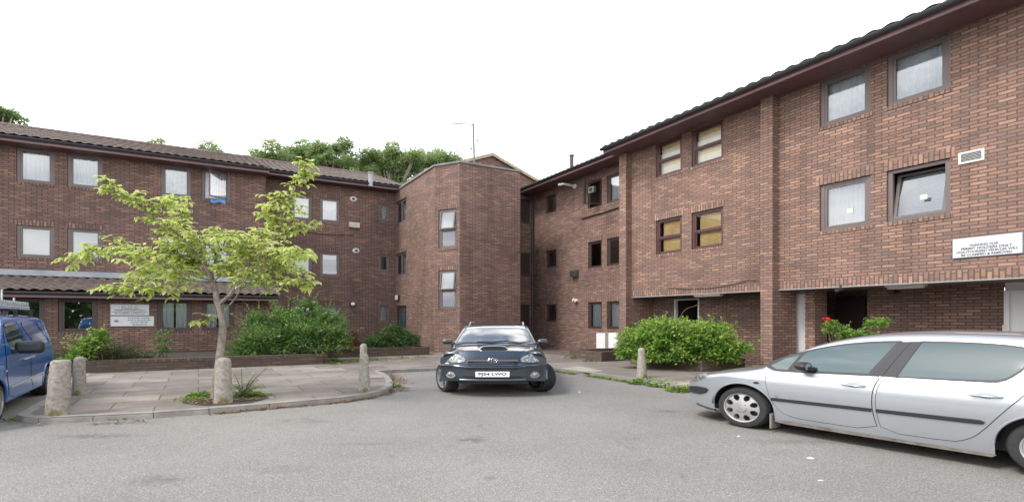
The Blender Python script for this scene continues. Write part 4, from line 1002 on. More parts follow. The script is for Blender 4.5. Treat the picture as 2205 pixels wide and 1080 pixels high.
# near side must be local -y
zt = [(-3.4, .62), (-3.2, .85), (-2.75, 1.02), (-2.55, 1.12), (-2.1, 1.45), (-1.9, 1.56), (-1.6, 1.625), (-1.0, 1.655), (0.2, 1.655), (.6, 1.63), (.75, 1.56), (.86, 1.30), (.90, 1.0), (.92, .6)]
pl = [(-3.4, .7), (-3.1, .9), (-2.7, .98), (-2.3, 1.), (.3, 1.), (.6, .97), (.8, .90), (.92, .80)]
sd = [(.1, .97), (.3, .99), (.5, 1.), (.70, 1.), (.9, .985), (1.05, .965), (1.2, .93), (1.4, .87), (1.5, .835), (1.6, .79)]
carB = Car(.84, zt, pl, sd, lambda x: .24, [(-2.70, .37, .29), (0.02, .36, .29)], n=2.6, cornf=smooth_tab([(-3.4, .1), (-2.1, .08), (-1.5, .12), (.5, .13), (.92, .12)]))
carB.shell(m_blue, van); underbody(carB, van, .6, .22, .7, -3.2, .8)
for x in (-2.70, .02):
    for sg in (-1, 1): wheel(van, x, sg * .75, .29, .19, 'cap', 0, sg)
    carB.line([(x - .375 * math.cos(a), .29 + .375 * math.sin(a)) for a in [math.pi * k / 24 for k in range(25)]], 'arch_lip', m_blue, van, .016, -.004)
def bp(pts, nm, mt, par=van, off=.005, step=.05): return carB.patch(smoothpoly(pts, 1), nm, mt, par, off, step=step)
fd_ = [(-2.36, .75), (-2.28, .50), (-2.2, .27), (-1.18, .27), (-1.16, 1.1), (-1.30, 1.50), (-1.6, 1.53), (-1.95, 1.46), (-2.25, 1.12)]
bp(fd_, 'door_gap', m_black, off=.001); dv = bp(inset(fd_, .008), 'door', m_blue, off=.004)
bp([(-1.93, 1.44), (-1.74, 1.50), (-1.46, 1.505), (-1.36, 1.47), (-1.20, 1.14), (-1.28, 1.12), (-2.0, 1.08), (-2.08, 1.14)], 'window', m_cglass if 0 else m_vglass, dv, .007)
mS = bp([(-1.12, .27), (-1.12, 1.1), (-1.22, 1.48), (-1.12, 1.52), (-.28, 1.54), (.02, 1.38), (.20, 1.08), (.06, .7), (-.3, .62), (-.36, .27)], 'sliding_door', m_blue, off=.003)
m_panel = mat('window_film_blue', (.20, .26, .42), .12, 0, coat=1, nscale=5, namt=.25)
bp([(-1.13, 1.50), (-.34, 1.52), (-.24, 1.44), (.10, 1.12), (.04, 1.09), (-.75, 1.12), (-.82, 1.16)], 'window', m_panel, mS, .008)
bp([(-.16, 1.50), (.25, 1.49), (.38, 1.44), (.66, 1.14), (.60, 1.09), (.30, 1.09), (.22, 1.13)], 'rear_side_window', m_panel, van, .008)
carB.line([(-2.0, 1.035), (-1.0, 1.055), (.62, 1.06)], 'waist_line', mat('paint_blue_dark', (.008, .035, .16), .3, coat=1), van, .008, 0)
carB.line([(-.36, .96), (.62, .97)], 'door_rail', m_black, van, .011, 0)
carB.patch([(-2.16, .445), (-2.16, .478), (-.40, .512), (-.40, .480)], 'side_trim', mat('trim_silver_grey', (.42, .43, .44), .5), van, .014, step=.02)
carB.line([(-2.16, .462), (-.40, .496)], 'trim_core', MATS['trim_silver_grey'], van, .016, .002)
q = MB(); q.tube([carB.side(-1.55, .855, .01), carB.side(-1.5, .86, .035), carB.side(-1.34, .862, .035), carB.side(-1.28, .862, .01)], .014, 8); q.tube([carB.side(-1.22, .862, .01), carB.side(-1.17, .865, .03), carB.side(-1.02, .868, .03), carB.side(-.97, .868, .01)], .014, 8); q.build('handle', m_rim, dv, smooth=True)
bp([(-2.44, .735), (-2.40, .76), (-2.34, .75), (-2.36, .725)], 'side_repeater', m_clear, van, .012, .02)
c = Vector(carB.side(-1.93, 1.085, .165))
q = MB(); q.box(-.06, .06, -.14, .14, -.105, .105, lambda x, y, z: (c.x + x, c.y + y, c.z + z)); mi = q.build('door_mirror', m_trimg, van, bevel=.045, smooth=True)
q = MB(); q.tube([carB.side(-1.98, 1.02, -.01), carB.side(-1.95, 1.03, .04), carB.side(-1.93, 1.06, .1)], [.05, .03, .03], 8); q.build('mirror_arm', m_trimg, mi, smooth=True)
carB.line([(.12, 1.47), (.30, 1.09)], 'rear_door_pillar', m_blue, van, .015, .0)
q = MB()
for x in (-1.6, -.6, .35):
    q.box(x - .02, x + .02, -.62, .62, 1.72, 1.75)
    for y in (-.58, .58): q.box(x - .025, x + .025, y - .02, y + .02, 1.60, 1.75)
q.build('roof_rack', m_black, van)
# ladder on the rack
vl = van.matrix_basis
lad = thing('ladder', 'aluminium ladder laid flat on the roof rack of the blue van', 'ladder', van.location, van.rotation_euler.z); lad.location.z = 1.752 * K
q = MB()
for y in (-.50, -.10): q.box(-2.6, .62, y - .016, y + .016, .0, .075); q.box(-2.7, .74, y - .016 + .03, y + .016 + .03, .09, .165)
q.build('stile', m_alu, lad)
q = MB(); x = -2.5
while x < .6:
    q.tube([(x, -.52, .04), (x, -.08, .04)], .017, 8); q.tube([(x + .06, -.49, .13), (x + .06, -.05, .13)], .017, 8)
    q.lathe([(.024, -.022), (.024, .022)], 8, lambda a, b, z, x=x: (x + a, -.50 + z * 1.1, .04 + b)); q.lathe([(.024, -.022), (.024, .022)], 8, lambda a, b, z, x=x: (x + .06 + a, -.47 + z * 1.1, .13 + b)); x += .135
q.build('rungs', m_steel, lad)
q = MB(); q.tube([(-.75, -.47, .1), (-.75, -.47, .36)], .012, 6); q.tube([(-.1, -.47, .1), (-.1, -.47, .23)], .012, 6); q.build('clamp', m_steel, lad)

# ================================================================ STREET FURNITURE AND FIXTURES
def bollard(u, v, h, r0, r1, label, lean=(0, 0), seed=0, dent=.012, flat=False):
    p = gp(u, v, PZ) if not isinstance(u, Vector) else u
    q = MB(); rr = random.Random(seed); n = 26; r0 *= .94; r1 *= .92; dent *= .6
    prof = [(0.001, h), (r1 * .45, h - .008), (r1 * .8, h - .03), (r1 * .96, h - .065), (r1, h - .11)] if not flat else [(.001, h), (r1 * .8, h - .004), (r1 * .95, h - .02), (r1, h - .05)]
    for k in range(1, 9): t = k / 8; prof.append((r1 + (r0 - r1) * t**1.1, (h - .11) * (1 - t)))
    def fn(x, y, z):
        a = noise.noise(Vector((x * 9 + seed * 3, y * 9, z * 5))) * dent; b = noise.noise(Vector((x * 30, y * 30 + seed, z * 22))) * dent * .4
        m = 1 + (a + b) / max(.04, math.hypot(x, y)); f = z / h
        return (p.x + x * m + lean[0] * f, p.y + y * m + lean[1] * f, PZ + z - .004)
    q.lathe(prof, n, fn); o = q.build('bollard', m_concb, smooth=True, origin=(p.x, p.y, PZ)); tag(o, label, 'bollard', 'concrete bollards along the pavement edge'); return o
bollard(123, 892, .845, .118, .105, 'pale cracked concrete bollard at the tip of the pavement beside the blue van', (.03, .02), 1, .02, True)
bollard(171, 849, .75, .092, .078, 'brown concrete bollard with mossy foot, behind the cracked pale one', (0, 0), 2)
bollard(481, 866, .80, .125, .098, 'pale concrete bollard right in front of the young tree trunk', (0, 0), 3, .015)
bollard(785, 842, .79, .092, .068, 'concrete bollard with yellow lichen foot near the rounded pavement corner', (-.01, 0), 4)
bollard(783, 816, .88, .085, .066, 'bollard half hidden behind the one by the pavement corner', (0, 0), 5)
bollard(1382, 812, .76, .108, .072, 'concrete bollard on the right pavement in front of the big green bush', (-.01, 0), 6)

def planter(pts, h, label, closed=False):
    q = MB(); P = [Vector((p.x, p.y, 0)) for p in pts]; inn = offset_line(P, .22)
    # mitre the inner line
    def side(Pa, z0, z1, d0, d1):
        A = offset_line(Pa, d0); B = offset_line(Pa, d1)
        for i in range(len(Pa) - 1):
            a, b, c, d = A[i], A[i + 1], B[i + 1], B[i]; lo = [Vector((k.x, k.y, z0)) for k in (a, b, c, d)]; hi = [Vector((k.x, k.y, z1)) for k in (a, b, c, d)]
            q.add(lo + hi, [(0, 1, 5, 4), (2, 3, 7, 6), (3, 0, 4, 7), (1, 2, 6, 5)]); q.add(hi, [(0, 1, 2, 3)], 0, None, True)
    side(P, PZ, h - .085, 0, .21)
    o = q.build('planter_wall', m_brP); tag(o, label, 'planter')
    q2 = MB()
    A = offset_line(P, -.008); B = offset_line(P, .222)
    for i in range(len(P) - 1):
        a, b, c, d = A[i], A[i + 1], B[i + 1], B[i]; lo = [Vector((k.x, k.y, h - .084)) for k in (a, b, c, d)]; hi = [Vector((k.x, k.y, h)) for k in (a, b, c, d)]
        q2.add(lo + hi, [(0, 1, 5, 4), (2, 3, 7, 6), (3, 0, 4, 7), (1, 2, 6, 5), (4, 5, 6, 7)], 0, None, True)
    q2.build('coping', m_brP, o); return o
def soil(pts, z, nm='planting_soil'):
    q = MB(); r_ = delaunay_2d_cdt([Vector((p.x, p.y)) for p in pts], [], [list(range(len(pts)))], 1, 1e-5); q.add([(v.x, v.y, z) for v in r_[0]], [tuple(f) for f in r_[2]]); o = q.build(nm, m_soil); o['kind'] = 'structure'
planter([AB(-2.1, 13.65), AB(2.6, 13.65)], .42, 'long low brick planter wall with moss below the ground floor windows')
soil([AB(-7, 13.87), AB(2.6, 13.87), AB(2.6, 17.4), AB(-7, 17.4)], .36)
planter([AB(2.72, 13.72), AB(2.74, 15.6), AB(6.1, 15.6), AB(6.12, 17.6)], .42, 'low brick planter wall with a corner, between the leafy bush and the tower')
soil([AB(2.7, 14.0), AB(2.9, 15.75), AB(6.0, 15.75), AB(6.0, 20.6), AB(1.9, 20.6), AB(2.62, 17.4)], .36)
planter([AB(11.1, 12.25), AB(8.9, 12.23), AB(8.9, 10.86), AB(10.6, 10.9)], .42, 'small square brick planter under the white meter boxes')
soil([AB(11.1, 12.1), AB(9.0, 12.1), AB(9.0, 11.0), AB(11.1, 11.0)], .33)
planter([AB(10.0, 9.85), AB(8.95, 9.85), AB(8.95, 7.7), AB(10.3, 7.7)], .40, 'brick planter wall beneath the big green bush by the covered walkway')
soil([AB(10.2, 9.7), AB(9.1, 9.7), AB(9.1, 7.85), AB(10.2, 7.85)], .34)

def signboard(F, u0, u1, vt, vb, lines, label, logo=False):
    s0, s1 = F.s(u0), F.s(u1); um = (u0 + u1) / 2; z1, z0 = F.z(um, vt), F.z(um, vb)
    q = MB(); fbox(q, F, s0, s1, z0, z1, -.03, -.008); o = q.build('sign', m_sign, bevel=.003); tag(o, label, 'sign', None)
    q = MB(); fbox(q, F, s0 - .012, s1 + .012, z0 - .014, z1 + .014, -.02, -.002); q.build('sign_frame', mat('sign_frame_grey', (.16, .17, .19), .5), o)
    for (txt, cx_, cz, h_, w_, ink) in lines:
        q = MB(); O = F(s0 + (s1 - s0) * cx_, z0 + (z1 - z0) * cz, -.0325)
        text_mb(q, txt, O, F.S, UZ, h_ * (z1 - z0), w_ * (s1 - s0), bold=.03); q.build('lettering', m_ink if ink else m_inkg, o)
    return o, (s0, s1, z0, z1)
signboard(FM, 2053.5, 2203, 508, 550, [('PARKING FOR', .47, .60, .12, .42, 0), ('PERMIT HOLDERS ONLY', .5, .44, .13, .74, 0), ('UNAUTHORISED VEHICLES WILL', .5, .275, .12, .90, 0), ('BE CLAMPED & REMOVED', .5, .11, .12, .74, 0)],
          'white parking for permit holders sign under the air vent on the right wing')
so1, bx = signboard(F0, 238.5, 321, 655, 678, [('PARKING FOR', .5, .60, .10, .46, 1), ('PERMIT HOLDERS ONLY', .5, .455, .11, .80, 0), ('UNAUTHORISED VEHICLES WILL', .5, .30, .09, .94, 0), ('BE CLAMPED & REMOVED', .5, .155, .10, .78, 0)],
          'white permit parking sign, upper one of the pair on the left wing')
q = MB(); s0, s1, z0, z1 = bx; rr = random.Random(2)
x = s0 + .28 * (s1 - s0)
while x < s0 + .72 * (s1 - s0):
    w_ = rr.uniform(.012, .03)
    fbox(q, F0, x, x + w_, z0 + .755 * (z1 - z0), z0 + .80 * (z1 - z0), -.0325, -.0305); fbox(q, F0, x, x + w_ * .7, z0 + .88 * (z1 - z0), z0 + .915 * (z1 - z0), -.0325, -.0305); x += w_ + rr.choice((.01, .012, .05))
q.build('faded_lettering', m_inkg, so1)
so2, bx = signboard(F0, 238.5, 331.5, 680.5, 701.5, [('PLEASE PARK', .66, .82, .12, .52, 0), ('WITH EXHAUST', .655, .60, .12, .56, 0), ('AWAY FROM', .65, .38, .12, .40, 0), ('BUILDING', .67, .16, .11, .34, 0)],
          'white please park with exhaust away from building sign, lower of the pair')
q = MB(); s0, s1, z0, z1 = bx; q.lathe([(.001, 0), (.055, 0), (.055, -.003), (.04, -.004), (.001, -.004)], 18, lambda a, b, z: tuple(F0(s0 + .13 * (s1 - s0) + a, z0 + .52 * (z1 - z0) + b * .8, -.031 + z))); q.build('emblem', mat('emblem_brown', (.25, .21, .17), .6, nscale=60, namt=.5), so2)

def fix(name, F, u, v, label, cat, build, mats, group=None, children=()):
    s_, z_ = F.s(u), F.z(u, v); fn = lambda x, y, z: F(s_ + x, z_ + z, -y)      # x right, y out of the wall, z up
    q = MB(); build(q, fn); o = q.build(name, mats, origin=tuple(F(s_, z_, 0)), smooth=False, bevel=.0); tag(o, label, cat, group)
    for nm, b2, m2 in children:
        q = MB(); b2(q, fn); c = q.build(nm, m2, o); c.matrix_parent_inverse = Matrix.Translation(-o.location)
    return o
def disc(q, fn, prof, mi=0, n=18): q.lathe(prof, n, lambda a, b, z: fn(a, z, b), mi)
for (u, v, lab) in ((760.7, 428.5, 'round white flue outlet on the set-back wall, the upper one'), (766.5, 539.5, 'round white flue outlet on the set-back wall, the lower one')):
    fix('boiler_flue', F2, u, v, lab, 'flue', lambda q, fn: disc(q, fn, [(.13, .0), (.13, .02), (.10, .05), (.07, .05), (.07, .02), (.001, .02)]), m_white, 'white flue outlets', [('flue_pipe', lambda q, fn: disc(q, fn, [(.001, .10), (.05, .10), (.055, .09), (.055, .0)]), m_inkg)])
fix('vent_cowl', F2, 761.5, 485, 'cream box vent on the set-back wall between two flues', 'vent', lambda q, fn: q.box(-.19, .19, .0, .15, -.13, .12, fn), m_cream, None, [('louvres', lambda q, fn: [q.box(-.17, .17, .15, .156, -.1 + .05 * k, -.075 + .05 * k, fn) for k in range(4)], mat('cream_shade', (.45, .41, .33), .6))])
fix('bulkhead_light', F2, 759, 654, 'round dark bulkhead lamp beside the leafy bush', 'wall lamp', lambda q, fn: disc(q, fn, [(.13, 0), (.13, .06), (.10, .075), (.001, .075)]), m_black, None, [('lamp_glass', lambda q, fn: disc(q, fn, [(.09, .07), (.07, .10), (.001, .115)]), m_clear)])
fix('wall_light', FT1, 858.5, 640, 'small white wall lamp above the tower door', 'wall lamp', lambda q, fn: q.box(-.13, .13, .0, .07, -.14, .14, fn), m_black, None, [('diffuser', lambda q, fn: q.box(-.09, .11, .07, .12, -.12, .12, fn), m_white)])
# far part of the right wing
fix('flue_pipe', FF, 1238, 401, 'white angled flue pipe sticking out between top windows', 'flue', lambda q, fn: (q.tube([fn(0, 0, 0), fn(0, .25, .02), fn(-.02, .45, .04), fn(-.22, .50, .05)], [.05, .05, .05, .06], 10), disc(q, fn, [(.10, 0), (.10, .02), (.05, .03)])), m_white)
fix('vent_cowl', FF, 1240, 589, 'black box vent below the middle row of windows', 'vent', lambda q, fn: q.box(-.17, .17, 0, .15, -.15, .16, fn), m_inkg, None, [('louvres', lambda q, fn: [q.box(-.14, .14, .15, .156, -.12 + .06 * k, -.09 + .06 * k, fn) for k in range(4)], m_black)])
fix('security_light', FF, 1242, 646, 'small white flood lamp above the ground floor windows', 'wall lamp', lambda q, fn: (q.box(-.06, .06, 0, .05, -.06, .06, fn), q.tube([fn(0, .05, 0), fn(-.03, .14, .03)], [.05, .07], 10), q.tube([fn(.03, .05, -.02), fn(.08, .13, -.05)], .04, 8)), m_white)
fix('air_brick', FF, 1158, 541, 'small dark air brick near the downpipe, level with middle windows', 'vent', lambda q, fn: q.box(-.06, .06, 0, .02, -.05, .05, fn), m_black)
fix('overflow_pipe', FF, 1163, 655, 'short dark overflow pipe near the corner downpipe', 'pipe', lambda q, fn: q.tube([fn(0, 0, 0), fn(-.02, .2, -.04)], .03, 8), m_black)
fix('window_fan', FF, 1271, 408, 'cream fan unit in the open top floor casement', 'fan', lambda q, fn: q.box(-.16, .15, -.12, -.02, -.13, .13, fn), m_cream, None, [('fan_grille', lambda q, fn: disc(q, fn, [(.09, -.018), (.07, -.012), (.04, -.012), (.001, -.015)]), m_inkg)])
for (u, lab) in ((1304, 'white meter box, left of the pair above the small planter'), (1331, 'white meter box beside the brick pier, right of the pair')):
    fix('meter_box', FF, u, 733, lab, 'meter box', lambda q, fn: q.box(-.215, .215, .0, .20, -.33, .33, fn), m_white, 'white meter boxes', [('box_door', lambda q, fn: q.box(-.195, .17, .20, .212, -.31, .31, fn), m_white), ('box_foot', lambda q, fn: q.box(-.02, .04, .05, .09, -.44, -.33, fn), m_inkg)])
fix('air_vent', FM, 2092, 337, 'white louvred air vent high on the right wing', 'vent', lambda q, fn: (q.box(-.16, .16, 0, .02, .09, .12, fn), q.box(-.16, .16, 0, .02, -.12, -.09, fn), q.box(-.16, -.13, 0, .02, -.09, .09, fn), q.box(.13, .16, 0, .02, -.09, .09, fn), [q.box(-.13, .13, .004, .016, -.075 + .03 * k, -.070 + .03 * k, fn) for k in range(6)]), m_white, None, [('vent_back', lambda q, fn: q.box(-.13, .13, .0, .003, -.09, .09, fn), m_inkg)])
def ceil_light(u, v, z, L_, label, cat='ceiling light'):
    p = ray(u, v, (z - H) * FY / (V0 - v)); q = MB(); fn = lambda x, y, w_: p + DR * x + DL * y + UZ * w_
    q.box(-L_ / 2, L_ / 2, -.06, .06, .0, .06, fn); q.build if 0 else None
    o = q.build('ceiling_light', mat('diffuser_yellowed', (.52, .50, .40), .5), origin=tuple(p), bevel=.02); tag(o, label, cat)
    q = MB(); q.box(-L_ / 2 - .02, L_ / 2 + .02, -.075, .075, .05, .085, fn); c = q.build('light_base', m_white, o); c.matrix_parent_inverse = Matrix.Translation(-o.location)
ceil_light(1525, 638.5, 2.27, .75, 'yellowed strip light under the walkway ceiling near the dark doorway')
ceil_light(1950, 621, 2.27, .55, 'yellowed strip light under the walkway ceiling above the silver car')
def cam_fix(u, v, z, label, nm='security_camera', m=m_black, sc_=1.):
    p = ray(u, v, (z - H) * FY / (V0 - v)); q = MB()
    q.tube([p - DL * .12 * sc_ + UZ * .0, p + DL * .05 * sc_ + UZ * .03], [.045 * sc_, .04 * sc_], 12); q.tube([p, p + UZ * (OB + .03 - z)], .018, 8)
    o = q.build(nm, m, origin=tuple(p), smooth=True); tag(o, label, 'camera'); q = MB(); q.tube([p - DL * .125 * sc_, p - DL * .12 * sc_], .034 * sc_, 12); c = q.build('lens', m_ink, o); c.matrix_parent_inverse = Matrix.Translation(-o.location)
cam_fix(1810, 625, 2.25, 'small black camera under the walkway ceiling above the rose bush')
cam_fix(1928, 631, 2.20, 'black camera hanging beside the strip light above the silver car', sc_=1.2)
def cable(pts, r, label, m=m_black, nm='cable'):
    q = MB(); q.tube(pts, r, 6); o = q.build(nm, m, origin=tuple(pts[0]), smooth=True); tag(o, label, 'cable')
def onw(F, u, v, d=-.02): return F(F.s(u), F.z(u, v), d)
cable([onw(F2, 645, 500), onw(F2, 700, 503.5), onw(F2, 761, 507)], .014, 'thin dark cable running level across the set-back wall')
cable([onw(FM, 1440, 619), onw(FM, 1480, 622), onw(FM, 1530, 620), onw(FM, 1580, 612), onw(FM, 1612, 603), onw(FM, 1637, 604)], .008, 'drooping black cable across the bricks over the walkway')
cable([onw(FF, 1254, 471, -.03), onw(FF, 1296, 459, -.03), onw(FF, 1336, 446, -.03)], .022, 'dark pipe running under the top floor windows by the pier')
cable([onw(FF, 1307, 338, -.03), onw(FF, 1309, 350, -.06), onw(FF, 1307, 357, -.05), onw(FF, 1302, 365, -.03)], .016, 'pale hanging pipe tail below the eave join', m_white, 'overflow_pipe')
# roof pieces
def rooftube(p, h, r, label, m=m_lead):
    q = MB(); q.lathe([(r, -.3), (r, h - .05), (r * 1.25, h - .05), (r * 1.25, h), (.001, h + .02)], 12, lambda a, b, z: (p.x + a, p.y + b, p.z + z)); o = q.build('roof_vent', m, origin=tuple(p), smooth=True); tag(o, label, 'roof vent')
rooftube(ray(798, 389, 20.2), .42, .085, 'grey vent pipe on the tiled roof left of the tower')
rooftube(ray(1231, 351, 17.8), .36, .07, 'small vent pipe behind the gutter of the right wing', m_inkg)
m_aer = mat('aerial_dark_grey', (.13, .13, .14), .6)  # plain dark grey, set so the mast stands out against the white sky
# television aerial
P = ray(1022, 356, 20.5); T_ = ray(1019, 266, 20.5); 
aer = wthing('tv_aerial', 'thin television aerial on a tall mast above the tower', 'aerial', (P.x, P.y, P.z - .3))
q = MB(); q.tube([P - UZ * .5, T_], .034, 8); q.build('mast', m_aer, aer)
q = MB(); a = T_ - UZ * .05; b = ray(968, 265.5, 20.9); q.tube([a + (a - b) * .02, b], .020, 6)
for k in range(11):
    c = a.lerp(b, .12 + .085 * k); l_ = .13 - .006 * k; q.tube([c + Vector((.0, -l_, 0)), c + Vector((0, l_, 0))], .009, 5)
for dz in (-.12, .12): q.tube([a + Vector((-.06, -.1, dz)), a + Vector((-.06, .1, dz))], .006, 5)
q.tube([a + Vector((-.06, 0, -.14)), a + Vector((-.06, 0, .14))], .006, 5); q.tube([a, a + (b - a) * .16 + UZ * -.26], .006, 5); q.build('boom', m_aer, aer)
q = MB()
for (u, v) in ((1028, 303), (1014.5, 320)):
    c = ray(u, v, 20.5); m_ = ray(1020.5, v, 20.5); q.tube([m_, c], .008, 5); q.tube([c - UZ * .05, c + UZ * .05], .03, 6)
q.build('brackets', m_aer, aer)
# cloth in the open window
s_ = F1.s(458); q = MB(); us = [0 + .02 * i for i in range(21)]
z_ = Z2 + .01
q.grid(lambda x, t: F1(s_ - .06 + x, z_ + .03 - .14 * t * (1 + .25 * math.sin(x * 20)) + (.02 if t == 0 else 0), -.02 - .03 * (t > 0) - .012 * math.sin(x * 31)), us, [0, .3, .7, 1])
o = q.build('cloth', m_blueC, smooth=True); tag(o, 'blue cloth hanging over the sill of the open top floor window', 'cloth')

# ================================================================ PLANTS
def leaf(q, p, d, nrm, L_, W_, r01, droop=.25, folded=True):
    d = d.normalized(); s_ = d.cross(nrm)
    s_ = s_.normalized() if s_.length > 1e-4 else Vector((1, 0, 0)); n_ = s_.cross(d).normalized(); up = .12 * W_ * n_
    m1 = p + d * L_ * .35 - UZ * droop * L_ * .12; m2 = p + d * L_ * .72 - UZ * droop * L_ * .45; t = p + d * L_ * (1 - .12 * droop) - UZ * droop * L_
    u = (r01, .5)
    q.add([p, m1 + s_ * W_ * .46 + up, m2 + s_ * W_ * .40 + up, t, m2 - s_ * W_ * .40 + up, m1 - s_ * W_ * .46 + up, m1, m2], [(0, 1, 6), (6, 1, 2, 7), (7, 2, 3), (0, 6, 5), (6, 7, 4, 5), (7, 3, 4)], 0, u)
def leaf4(q, p, d, nrm, L_, W_, r01):
    d = d.normalized(); s_ = d.cross(nrm); s_ = s_.normalized() if s_.length > 1e-4 else Vector((1, 0, 0))
    q.add([p, p + d * L_ * .5 + s_ * W_ * .5, p + d * L_, p + d * L_ * .5 - s_ * W_ * .5], [(0, 1, 2, 3)], 0, (r01, .5))
def rv(rr): 
    while True:
        v = Vector((rr.uniform(-1, 1), rr.uniform(-1, 1), rr.uniform(-1, 1)))
        if .01 < v.length < 1: return v.normalized()
# the young tree
rr = random.Random(11)
TB_ = gp(463, 857, PZ)
tree = wthing('young_tree', 'young tree with bright lime green leaves and thin leaning trunk behind a bollard', 'tree', tuple(TB_))
bk = MB(); lf = MB(); tw = MB()
def br(pts, y0, y1, r0, r1, leafy=.25, dens=1.):
    n = len(pts); P = [ray(u, v, y0 + (y1 - y0) * i / (n - 1)) for i, (u, v) in enumerate(pts)]
    # smooth
    Q = [P[0]]
    for i in range(n - 1):
        a, b, c, d = P[max(i - 1, 0)], P[i], P[i + 1], P[min(i + 2, n - 1)]
        for k in (1, 2, 3):
            t = k / 3; Q.append(.5 * ((2 * b) + (c - a) * t + (2 * a - 5 * b + 4 * c - d) * t * t + (3 * b - a - 3 * c + d) * t**3))
    m = len(Q); rs = [r0 + (r1 - r0) * (i / (m - 1))**.7 for i in range(m)]
    (bk).tube(Q, rs, 9 if r0 > .03 else 6)
    if leafy is None: return Q
    tot = sum((Q[i + 1] - Q[i]).length for i in range(m - 1)); acc = 0; nxt = tot * leafy
    for i in range(m - 1):
        seg = Q[i + 1] - Q[i]; L_ = seg.length
        while nxt < acc + L_:
            f = (nxt - acc) / L_; p = Q[i].lerp(Q[i + 1], f); dr = seg.normalized()
            side = rv(rr); side = (side - dr * side.dot(dr)); side.z = side.z * .55 + .12; side = side.normalized()
            d = (dr * rr.uniform(.3, 1.0) + side * rr.uniform(.6, 1.1)).normalized(); tl = rr.uniform(.10, .36) * (1.1 - .62 * nxt / tot)
            twig(p, d, tl); nxt += rr.uniform(.045, .10) / (dens * 2.5)
        acc += L_
    twig(Q[-1], (Q[-1] - Q[-2]).normalized(), .12)
    return Q
def twig(p, d, L_):
    e = p + d * L_ + UZ * (-.02); tw.tube([p, p.lerp(e, .5) + UZ * .015, e], [.005, .004, .003], 4, caps=False)
    n = max(2, int(L_ / .055)); base = rr.random()
    for k in range(n):
        f = (k + .6) / n; q_ = p.lerp(e, f); s_ = rv(rr); s_ = (s_ - d * s_.dot(d)); s_.z *= .4; s_ = s_.normalized()
        ld = (d * rr.uniform(.3, .8) + s_).normalized(); ld.z = ld.z * .4 + rr.uniform(-.25, .12)
        leaf(lf, q_, ld, UZ + rv(rr) * .35, rr.uniform(.085, .135), rr.uniform(.04, .062), min(1, max(0, .35 * base + .5 * rr.random() + .12)), rr.uniform(.25, .75))
    for k in range(rr.choice((2, 3, 4))):
        a = rr.uniform(0, 6.28); ld = (d * .5 + Vector((math.cos(a), math.sin(a), rr.uniform(-.2, .25)))).normalized()
        leaf(lf, e, ld, UZ + rv(rr) * .25, rr.uniform(.09, .145), rr.uniform(.045, .062), min(1, .45 + .5 * rr.random()), rr.uniform(.3, .8))
Y0 = TB_.y
br([(462, 860), (468, 810), (474, 760), (479, 715), (479, 690), (474, 668), (467, 648)], Y0, Y0, .058, .043, None)
br([(467, 648), (463, 622), (457, 600), (449, 582), (441, 568)], Y0, Y0 + .1, .040, .030, None)
br([(470, 655), (494, 636), (512, 610), (535, 587), (545, 565)], Y0, Y0 - .05, .033, .026, None)
br([(449, 582), (425, 550), (397, 515), (355, 485), (320, 458), (278, 425), (248, 411), (229, 392)], Y0 + .1, Y0 - .55, .028, .006, .15, 1.1)
br([(441, 568), (397, 549), (350, 546), (308, 545), (263, 533), (215, 533), (172, 550), (142, 558)], Y0 + .1, Y0 + .5, .024, .005, .15, 1.15)
br([(441, 568), (420, 530), (395, 508), (392, 470), (385, 440), (372, 425)], Y0 + .1, Y0 + .7, .02, .005, .2)
br([(458, 604), (411, 592), (361, 574), (320, 560), (280, 556)], Y0, Y0 - .7, .018, .005, .2)
br([(463, 625), (440, 613), (400, 612), (350, 618), (296, 617), (228, 620)], Y0, Y0 - .3, .016, .004, .3, 1.15)
br([(460, 610), (420, 604), (370, 596), (330, 585), (290, 592)], Y0 + .05, Y0 + .9, .015, .004, .25)
br([(452, 586), (466, 553), (450, 530), (426, 515), (410, 505)], Y0 + .05, Y0 - .3, .022, .006, .2)
br([(466, 553), (480, 530), (485, 510), (470, 500)], Y0 + .0, Y0 + .4, .015, .005, .1, 1.1)
br([(545, 565), (574, 535), (592, 512), (604, 488), (611, 465), (618, 440), (629, 415), (640, 388), (646, 362)], Y0, Y0 + .3, .028, .006, .12, .85)
br([(640, 388), (648, 374), (662, 357)], Y0 + .28, Y0 + .3, .006, .003, .5)
br([(536, 586), (540, 547), (526, 518), (500, 502), (478, 505)], Y0, Y0 - .6, .020, .005, .15, 1.05)
br([(538, 570), (548, 535), (560, 505), (566, 495)], Y0, Y0 + .6, .018, .005, .15)
br([(545, 565), (589, 550), (619, 534), (648, 540)], Y0, Y0 - .6, .016, .004, .15)
br([(512, 610), (545, 612), (574, 606), (619, 602), (664, 604)], Y0, Y0 - .3, .016, .004, .2)
br([(574, 535), (604, 508), (634, 494), (669, 480)], Y0 + .1, Y0 + .5, .009, .003, .45)
br([(545, 575), (575, 572), (615, 572), (650, 580)], Y0, Y0 + .7, .013, .004, .2)
br([(480, 672), (500, 650), (516, 628), (532, 600), (552, 582)], Y0, Y0 - .4, .012, .005, .55)
br([(500, 632), (500, 600), (496, 570), (505, 545), (512, 520)], Y0, Y0 + .2, .014, .005, .2, 1.1)
br([(604, 488), (590, 465), (578, 452)], Y0 + .2, Y0, .008, .004, .3)
br([(461, 606), (485, 580), (508, 556), (520, 535)], Y0, Y0 - .35, .013, .004, .15, 1.2)
br([(449, 582), (430, 560), (405, 568), (375, 560)], Y0, Y0 + .35, .012, .004, .15, 1.2)
br([(457, 598), (440, 585), (415, 575), (380, 540), (350, 520)], Y0, Y0 + .2, .012, .004, .2, 1.2)
br([(536, 586), (560, 590), (590, 575), (610, 560)], Y0, Y0 + .2, .011, .004, .15, 1.2)
